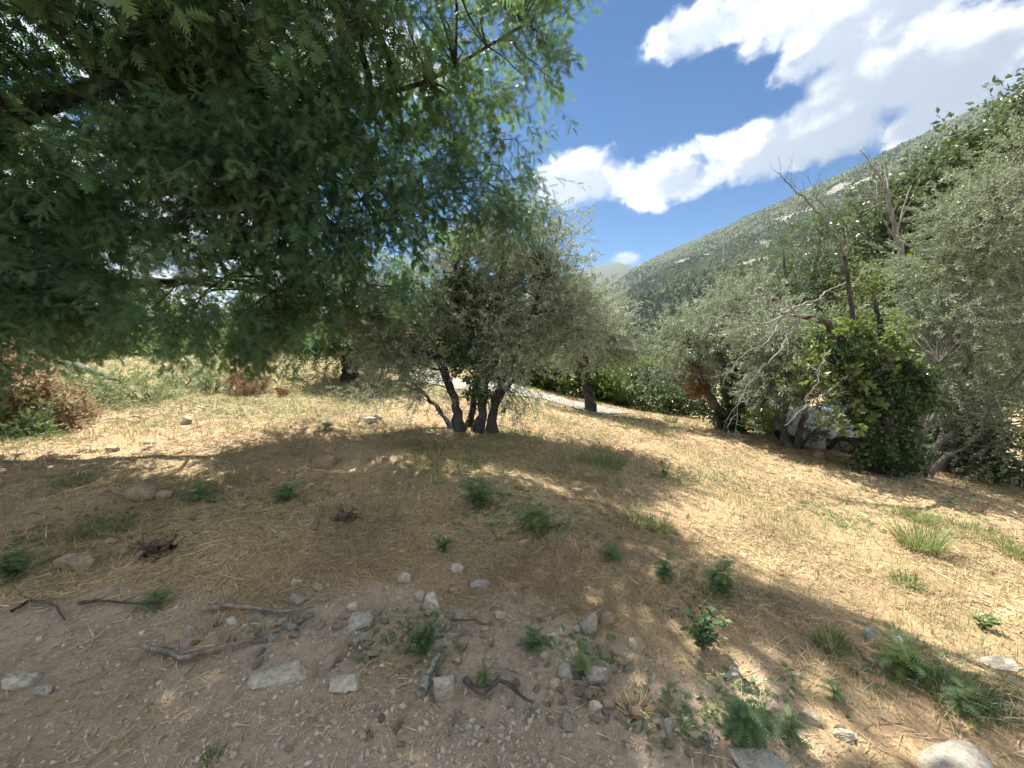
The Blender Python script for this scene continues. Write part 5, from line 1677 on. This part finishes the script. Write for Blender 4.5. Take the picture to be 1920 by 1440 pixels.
def crumb(seed):
    me_ = rock_mesh('crumb', seed, (1, .85, .65), M['gravel'], pts=7, bev=0.0)
    V_ = np.array([v.co[:] for v in me_.vertices]); F_ = np.array([p_.vertices[:] for p_ in me_.polygons])
    bpy.data.meshes.remove(me_)
    return V_, F_, np.zeros(len(V_)) + .5


crumbs = [crumb(400 + k) for k in range(8)]
x, y, r = ground_pts(24000, 0.95, 5.0, -62, 58)
k = RG.random(len(x)) < (0.04 + 0.96 * soil_amount(x, y)) * (0.35 + 0.65 * sstep(-.4, .4, fbm(x * 2.2, y * 2.2, oct=2, seed=8)))
x, y, r = x[k], y[k], r[k]
gs = np.exp(RG.normal(math.log(.0115), .55, len(x))).clip(.004, .03)
V, F, T = scatter_mesh(crumbs, np.stack([x, y, GH(x, y) + gs * .12], -1), frames(RG.normal(size=(len(x), 3)) * np.array([1, 1, .3]), RG), gs, RG)
link('gravel', mesh_data('gravel', V, F, [M['gravel']], False, {'tint': T}), kind='stuff', label='fine gravel and crumbs of earth on the near bank', category='gravel')


# ------------------------------------------------------------------ sticks and dead wood
def stick(label, pts, r_px, mt, side=0, name='stick', up=0.02, cat='stick'):
    P = []
    for u, v in pts:
        p = spot(u, v); P.append(p + np.array([0, 0, up + r_px * p[1] / FPX]))
    P = curve(np.array(P), 16)
    r0 = .72 * r_px * P[:, 1].mean() / FPX
    b0_ = P[0].copy()
    P[1:-1] += RG.normal(0, r0 * .3, (14, 3)) * np.array([1, 1, .6])
    root = thing(name, label, cat, b0_)
    b = MB(); b.tube(P - b0_, np.linspace(r0 * 1.2, r0 * .45, 16) * (1 + .15 * RG.normal(size=16)), 8, rough=.25)
    b.build('wood', mt, root, smooth=True)
    for _ in range(side):
        k = RG.integers(3, 13); s0 = P[k] - b0_
        b = MB(); bare(b, s0, RG.normal(0, 1, 3) * np.array([1, .6, .25]), RG.uniform(.06, .2), r0 * .4, 1, RG, kids=(0, 2))
        b.build('side_twig', mt, root)
    return root


stick('long grey stick lying across the bank above the gravel', [(385, 1152), (430, 1146), (480, 1150), (540, 1158), (592, 1148)], 6, M['stick'], 4)
stick('thick crooked bleached branch half sunk in the lower left earth', [(272, 1222), (310, 1232), (345, 1245), (380, 1235), (430, 1222), (480, 1208), (510, 1190)], 7, M['stick'], 6)
stick('dark crooked branch lying in the gravel below the small seedling', [(872, 1288), (905, 1312), (935, 1290), (955, 1300), (975, 1318), (1002, 1332)], 8, M['stick_dark'], 1, up=.025)
stick('short pale bark log lying beside the upright pale stone', [(792, 1310), (800, 1285), (812, 1262), (822, 1240)], 10, M['deadwood'], 0, 'bark_log', cat='log')
stick('straight pale stick lying below the upright pale stone', [(842, 1390), (852, 1365), (862, 1342)], 4, M['stick'], 0)
stick('thin straight twig lying left of the brown upright stone', [(846, 1170), (875, 1171), (902, 1169)], 3, M['stick_dark'], 0)
stick('thin pale twig behind the dark crooked branch', [(920, 1258), (950, 1264), (978, 1274)], 3, M['stick'], 0)
stick('long bent straw coloured twig at the lower left', [(218, 1400), (255, 1372), (285, 1345), (298, 1310)], 1.8, M['straw'], 0)
stick('thin dark stick at the left under the shade', [(150, 1140), (190, 1136), (240, 1140), (300, 1146)], 4, M['stick_dark'], 3)
stick('curved root like stick at the far left', [(24, 1155), (60, 1136), (100, 1142), (122, 1172)], 4, M['stick_dark'], 2)
stick('fine curved twig right of the long bleached branch', [(585, 1262), (612, 1265), (636, 1240), (660, 1205)], 2.2, M['stick'], 0)
stick('dry grey twig standing out of the straw on the upper bank', [(592, 1000), (598, 985), (603, 965)], 2, M['stick'], 1)
stick('pale stick leaning at the ivy olive foot', [(1398, 832), (1410, 822), (1418, 812)], 2.2, M['deadwood'], 0)


def stump(label, u, v, w_px, h_px):
    p = spot(u, v); k = p[1] / FPX
    root = thing('charred_root', label, 'root', p)
    b = MB()
    W, H = w_px * k, h_px * k
    b.tube([(-W * .45, 0, H * .05), (-W * .2, .02, H * .35), (W * .1, .0, H * .45), (W * .42, -.01, H * .6)], [H * .05, H * .16, H * .13, H * .04], 14, rough=1.2)
    b.build('stump', M['root'], root, smooth=True)
    for _ in range(16):
        b = MB(); bare(b, (RG.uniform(-.4, .4) * W, RG.normal(0, .03), H * RG.uniform(.1, .5)), RG.normal(0, 1, 3) * np.array([1, .8, .6]), W * RG.uniform(.25, .5), H * .085, 1, RG, kids=(1, 3))
        b.build('root_strand', M['root'], root)


stump('charred dark stump lying in the left shade', 302, 1042, 72, 52)
stump('small tangle of dark roots on the upper bank', 652, 978, 52, 30)

# fallen trunk and brush heap on the far left
p0, p1 = spot(128, 712), spot(228, 738)
stick('fallen grey tree trunk lying behind the dry brush on the left', [(120, 700), (165, 712), (200, 724), (232, 738)], 9, M['bark'], 5, 'fallen_trunk', up=.15, cat='trunk')


def brush(label, blobs, T_, ncl, per, clr, mt, base_xy, sc, name='dry_brush', twig_mt='stick', cat='brush', tint=None, droop=.5):
    return bush(name, label, cat, blobs, T_, ncl, per, clr, M[mt], base_xy, sc=sc, tint=tint, stems=7, bark=twig_mt, droop=droop, rng=RG)


pb_ = spot(30, 795)
yb = pb_[1]
brush('tall heap of cut branches with withered brown leaves at the left edge', [blob(0, 690, yb, 36, 50, .4), blob(26, 745, yb, 44, 32, .4), blob(72, 765, yb, 34, 18, .35), blob(-30, 700, yb, 50, 70, .5)], DRY_T, 90, 14, .16, 'dryleaf', (pb_[0], yb), (.8, 1.3))
pb_ = spot(125, 782)
brush('orange brown withered bush in front of the fallen trunk', [blob(108, 755, pb_[1], 26, 22, .3), blob(140, 762, pb_[1], 22, 20, .3)], DRY_T, 24, 12, .10, 'dryleaf', (pb_[0], pb_[1]), (.5, .9), name='withered_bush', cat='bush', tint=.9)
pb_ = spot(466, 738)
brush('reddish dry bush below the lowest hanging mimosa tip', [blob(462, 712, pb_[1], 28, 22, .4), blob(480, 722, pb_[1], 22, 14, .35)], DRY_T, 30, 12, .10, 'dryred', (pb_[0], pb_[1]), (.4, .7), name='withered_bush', cat='bush')
pb_ = spot(530, 742)
brush('tiny red brown dead shrub right of the reddish dry bush', [blob(528, 734, pb_[1], 10, 7, .15)], DRY_T, 8, 9, .05, 'rust', (pb_[0], pb_[1]), (.3, .5), name='withered_bush', cat='bush')


# ------------------------------------------------------------------ low weeds in loose patches
WP = [(930, 950, 90, 40, 70), (1010, 985, 110, 40, 90), (1200, 975, 90, 45, 60), (1720, 1250, 130, 50, 110), (1850, 1330, 90, 40, 60), (1330, 1110, 90, 50, 50), (1400, 1330, 110, 70, 60), (780, 1200, 90, 50, 40), (560, 935, 120, 60, 50), (380, 930, 120, 40, 50),
      (180, 985, 150, 40, 60), (60, 1040, 80, 70, 40), (1090, 1220, 90, 60, 30), (1560, 960, 120, 50, 50), (1300, 890, 120, 25, 50), (1740, 960, 140, 60, 70), (480, 770, 160, 30, 60), (300, 790, 160, 35, 60), (700, 745, 130, 22, 60), (1200, 790, 110, 12, 50), (1260, 1340, 90, 60, 40), (860, 890, 120, 30, 40)]
wv, wf, wt, wo_ = [], [], [], 0
for cu, cv, su, sv, n_ in [(a_, b_, c_, d_, int(e_ * 1.8)) for a_, b_, c_, d_, e_ in WP]:
    pc, pa, pz_ = spot(cu, cv), spot(cu, cv - sv), spot(cu, min(cv + sv, 1435))
    for _ in range(n_):
        sy = RG.normal(0, .5)
        p = pc + (pa - pc) * max(sy, 0) + (pz_ - pc) * max(-sy, 0) + np.array([RG.normal(0, su * .55) * pc[1] / FPX, 0, 0])
        p[2] = gh(p[0], p[1]); kk = np.interp(p[1], [1, 4, 12], [.45, .8, 1.5])
        for _q in range(RG.integers(2, 5)):
            a_ = RG.uniform(0, 6.28)
            if RG.random() < .5:
                V_, F_ = frond(RG, p + RG.normal(0, .02, 3) * np.array([1, 1, 0]), np.array([math.cos(a_), math.sin(a_), RG.uniform(.3, 1.6)]), np.array([0, 0, 1.0]) + RG.normal(0, .3, 3), RG.uniform(.05, .12) * kk, 7, .034 * kk, .010 * kk, RG.uniform(.2, .6))
            else:
                V_, F_ = blade(p + RG.normal(0, .02, 3) * np.array([1, 1, 0]), np.array([math.cos(a_) * .5, math.sin(a_) * .5, 1.0]), RG.uniform(.05, .14) * kk, .005 * kk, RG.uniform(.1, .5), RG, 3)
            wv.append(V_); wf.append(F_ + wo_); wo_ += len(V_); wt.append(np.full(len(V_), RG.random()))
link('low_weeds', mesh_data('low_weeds', np.vstack(wv), np.vstack(wf), [M['weed']], False, {'tint': np.concatenate(wt)}), kind='stuff', label='low green weeds growing in loose patches over the field', category='weeds')


# ------------------------------------------------------------------ small plants
def feathery(label, u, v, w_px, h_px, n=7, mt='seedling', tint=.5, fine=True, lean=0.0, rng=RG, name='mimosa_seedling', cat='seedling'):
    """seedling of feathery leaves on several stalks"""
    p = spot(u, v); k = p[1] / FPX; W, H = w_px * k * 1.05, h_px * k * 1.05
    root = thing(name, label, cat, p)
    W *= .92; H *= .88; n = max(4, int(n * .75))
    st, parts, ti = MB(), [], []
    for q in range(n):
        a = q * 2.4 + rng.normal(0, .4); rad = W * .5 * math.sqrt((q + .4) / n) * rng.uniform(.7, 1.0)
        top = np.array([math.cos(a) * rad * .55 + lean * W * .2, math.sin(a) * rad * .45, H * rng.uniform(.45, .95) * (1 - .35 * (q / n))])
        C = curve([(rng.normal(0, .006), rng.normal(0, .006), -.015), top * np.array([.35, .35, .5]), top], 6)
        st.tube(C, np.linspace(.0032, .0014, 6), 4)
        m_ = max(5, int(9 * H / .18)) if fine else 6
        for j in range(m_):
            s = rng.uniform(.25, 1.0); i0 = min(int(s * 5), 4)
            b_ = C[i0] + (C[i0 + 1] - C[i0]) * (s * 5 - i0)
            a2 = j * 2.4 + q
            d = np.array([math.cos(a2), math.sin(a2), rng.uniform(.0, .8)])
            L = rng.uniform(.6, 1.1) * min(.14, .42 * max(W, H) * .6 + .02)
            parts.append(frond(rng, b_, d, np.array([0, 0, 1.0]) + rng.normal(0, .25, 3), L, 9, L * .36, L * .10, rng.uniform(.2, .6)))
            ti.append(np.clip(tint + .35 * (s - .5) + rng.normal(0, .15), 0, 1))
    V, F, T = tmpl(parts, ti)
    st.build('stalks', M['weed'], root, kind='stuff')
    link('leaves', mesh_data('leaves', V, F, [M[mt]], False, {'tint': T}), root, kind='stuff')
    return root


def leafy(label, u, v, w_px, h_px, n=60, mt='weed', tint=.4, ll=.045, lw=.028, rng=RG, name='leafy_weed', cat='weed'):
    p = spot(u, v); k = p[1] / FPX; W, H = w_px * k, h_px * k
    root = thing(name, label, cat, p)
    st = MB(); P, Dv, N = [], [], []
    for q in range(9):
        a = rng.uniform(0, 6.28); e = np.array([math.cos(a) * W * .45 * rng.uniform(.3, 1), math.sin(a) * W * .35 * rng.uniform(.3, 1), H * rng.uniform(.4, 1.0)])
        C = curve([(0, 0, -.01), e * np.array([.4, .4, .65]), e], 6); st.tube(C, np.linspace(.003, .0012, 6), 4)
        for j in range(n // 9):
            s = rng.uniform(.2, 1); i0 = min(int(s * 5), 4); P.append(C[i0] + (C[i0 + 1] - C[i0]) * (s * 5 - i0))
            Dv.append(np.array([rng.normal(), rng.normal(), rng.uniform(-.2, .6)])); N.append(np.array([rng.normal(0, .4), rng.normal(0, .4), 1.0]))
    V, F = leaf_arr(np.array(P), np.array(Dv), np.array(N), ll * rng.uniform(.6, 1.2, len(P)), lw * rng.uniform(.7, 1.2, len(P)))
    st.build('stalks', M['weed'], root, kind='stuff')
    link('leaves', mesh_data('leaves', V, F, [M[mt]], False, {'tint': np.repeat(np.clip(rng.normal(tint, .25, len(P)), 0, 1), 4)}), root, kind='stuff')
    return root


def tuft(label, u, v, w_px, h_px, n=90, mt='grass', tint=.5, rng=RG, name='grass_tuft', wid=.0062):
    n = int(n * 1.7)
    p = spot(u, v); k = p[1] / FPX; W, H = w_px * k, h_px * k
    root = thing(name, label, 'grass', p)
    b = MB()
    for _ in range(n):
        a = rng.uniform(0, 6.28); rad = W * .5 * math.sqrt(rng.random())
        q = np.array([math.cos(a) * rad * .8, math.sin(a) * rad * .6, 0]); q[2] = gh(p[0] + q[0], p[1] + q[1]) - p[2] - .005
        d = np.array([math.cos(a) * .45 + rng.normal(0, .25), math.sin(a) * .45 + rng.normal(0, .25), 1.0])
        vv, ff = blade(q, d, H * rng.uniform(.45, 1.1), wid * max(1, p[1] / 6) * rng.uniform(.7, 1.4), rng.uniform(.05, .45), rng, 3)
        b.add(vv, ff, float(np.clip(rng.normal(tint, .25), 0, 1)))
    b.build('blades', M[mt], root, kind='stuff')
    return root


feathery('dark feathery bush of seedlings at the lower right of centre', 1392, 1398, 130, 140, 11, tint=.15)
feathery('feathery seedling just right of the dark feathery bush', 1478, 1398, 78, 110, 6, tint=.2)
feathery('bright green feathery seedling among the grey stones', 1092, 1268, 74, 84, 6, tint=.75)
feathery('blue green seedling in the middle of the gravel bank', 1000, 1222, 68, 80, 6, tint=.1)
feathery('small bright seedling above the dark crooked branch', 905, 1285, 52, 56, 6, tint=.6)
leafy('low dark leafy weed in front of the pale stone heap', 792, 1226, 96, 84, 130, tint=.25)
leafy('dark rounded leafy plant on the bank right of the gravel', 1318, 1220, 112, 96, 170, tint=.15)
feathery('round feathery seedling on the bank near the crest', 1145, 1052, 66, 52, 6, tint=.2)
feathery('tall thin seedling beside the rounded crest seedling', 1245, 1088, 50, 78, 4, tint=.25)
feathery('wide green seedling at the sunny edge of the shade', 1345, 1112, 106, 84, 8, tint=.45)
feathery('dark feathery clump on the upper bank below the olive shadow', 896, 950, 96, 66, 8, tint=.2)
feathery('wide yellow green clump on the upper bank', 1005, 992, 126, 62, 9, tint=.7)
leafy('small round weed in the straw below the yellow green clump', 832, 1036, 38, 30, 60, tint=.3)
feathery('flat feathery plant beside the long grey stick', 288, 1136, 110, 36, 6, tint=.25)
feathery('bright sunlit leafy seedling on the right crest', 1690, 1256, 126, 84, 8, tint=.95, mt='seedling')
feathery('feathery plant hanging over the crest near the right edge', 1800, 1330, 110, 60, 7, tint=.4)
feathery('small seedling in the straw right of the feathery bush', 1565, 1310, 64, 56, 5, tint=.3)
tuft('tuft of green grass on the crest left of the bright seedling', 1560, 1214, 66, 52, 90, tint=.4)
feathery('bright little plant at the tip of the shade, left of the olive', 612, 806, 48, 32, 6, tint=.9)
feathery('faint feathery plants in the middle of the left shade', 535, 940, 90, 60, 6, tint=.3)
feathery('low feathery plant between the two shaded boulders', 372, 938, 96, 46, 6, tint=.3)
feathery('tall dark seedling at the left edge of the shade', 22, 1092, 66, 110, 6, tint=.15)
tuft('patch of green grass in the left shade behind the stump', 190, 996, 130, 30, 130, tint=.2)
tuft('grass patch at the sunlit edge of the left shade', 145, 905, 90, 26, 110, tint=.4)
tuft('large tuft of tall green grass in the olive shadow', 1128, 872, 110, 52, 190, tint=.5)
tuft('tall green grass tuft on the sunny right slope', 1722, 1030, 80, 100, 170, tint=.55)
tuft('second grass tuft just above the tall one on the right slope', 1716, 975, 74, 50, 120, tint=.5)
tuft('green grass tuft lower down the sunny right slope', 1700, 1096, 56, 40, 80, tint=.35)
leafy('low leafy weed far down the sunny right slope', 1842, 1178, 54, 34, 70, tint=.6)
leafy('round green weed right of the tall grass in the olive shadow', 1247, 896, 32, 28, 70, tint=.5, ll=.035)
tuft('spiky pale grass tuft in front of the clipped hedge', 1258, 792, 30, 26, 90, tint=.8, wid=.006)
tuft('long grass patch at the right edge of the slope', 1905, 1042, 60, 46, 110, tint=.35)
tuft('wide patch of grass on the upper right slope', 1820, 998, 120, 30, 150, tint=.45)
tuft('grass patch at the lower right below the pale sunlit stone', 1790, 1300, 150, 40, 150, tint=.35)
tuft('thin grey green blades in the bottom left gravel', 400, 1425, 44, 60, 14, tint=.1)
tuft('grassy clump on the shaded bank below the sunny edge', 1210, 985, 110, 36, 150, tint=.25)
tuft('dry grass patch in front of the round seedling bank', 1190, 1330, 70, 50, 60, mt='straw', tint=.5, name='dry_grass_tuft')
for lb, u, v, w_, h_ in (('bright regrowth left of the fallen trunk', 104, 728, 70, 44), ('bright green regrowth in front of the fallen trunk', 176, 752, 90, 40), ('feathery regrowth at the end of the fallen trunk', 262, 748, 90, 34),
                         ('yellow green regrowth behind the fallen trunk end', 322, 722, 90, 56), ('green regrowth below the brush heap', 50, 806, 100, 34), ('light regrowth under the hanging mimosa fringe', 392, 728, 80, 44)):
    pr = spot(u, v)
    bush('mimosa_regrowth', lb, 'shrub', [blob(u, v - h_ * .45, pr[1], w_ * .45, h_ * .5, .4), blob(u + w_ * .25, v - h_ * .25, pr[1] - .2, w_ * .3, h_ * .3, .3)], MIMOSA_T, 10, 8, .14 * pr[1] / 8, M['weed'], (pr[0], pr[1]), sc=(.55, .95), tint=.6, stems=4, rng=RG)
for lb, u, v, w_, h_ in (('pale grass strip at the near edge of the lane', 1060, 790, 110, 12), ('green weeds at the foot of the lane olive', 1190, 800, 80, 16), ('weeds fringing the lane right of the thick trunk', 1240, 812, 80, 10)):
    tuft(lb, u, v, w_, h_, 120, tint=.35, wid=.006)
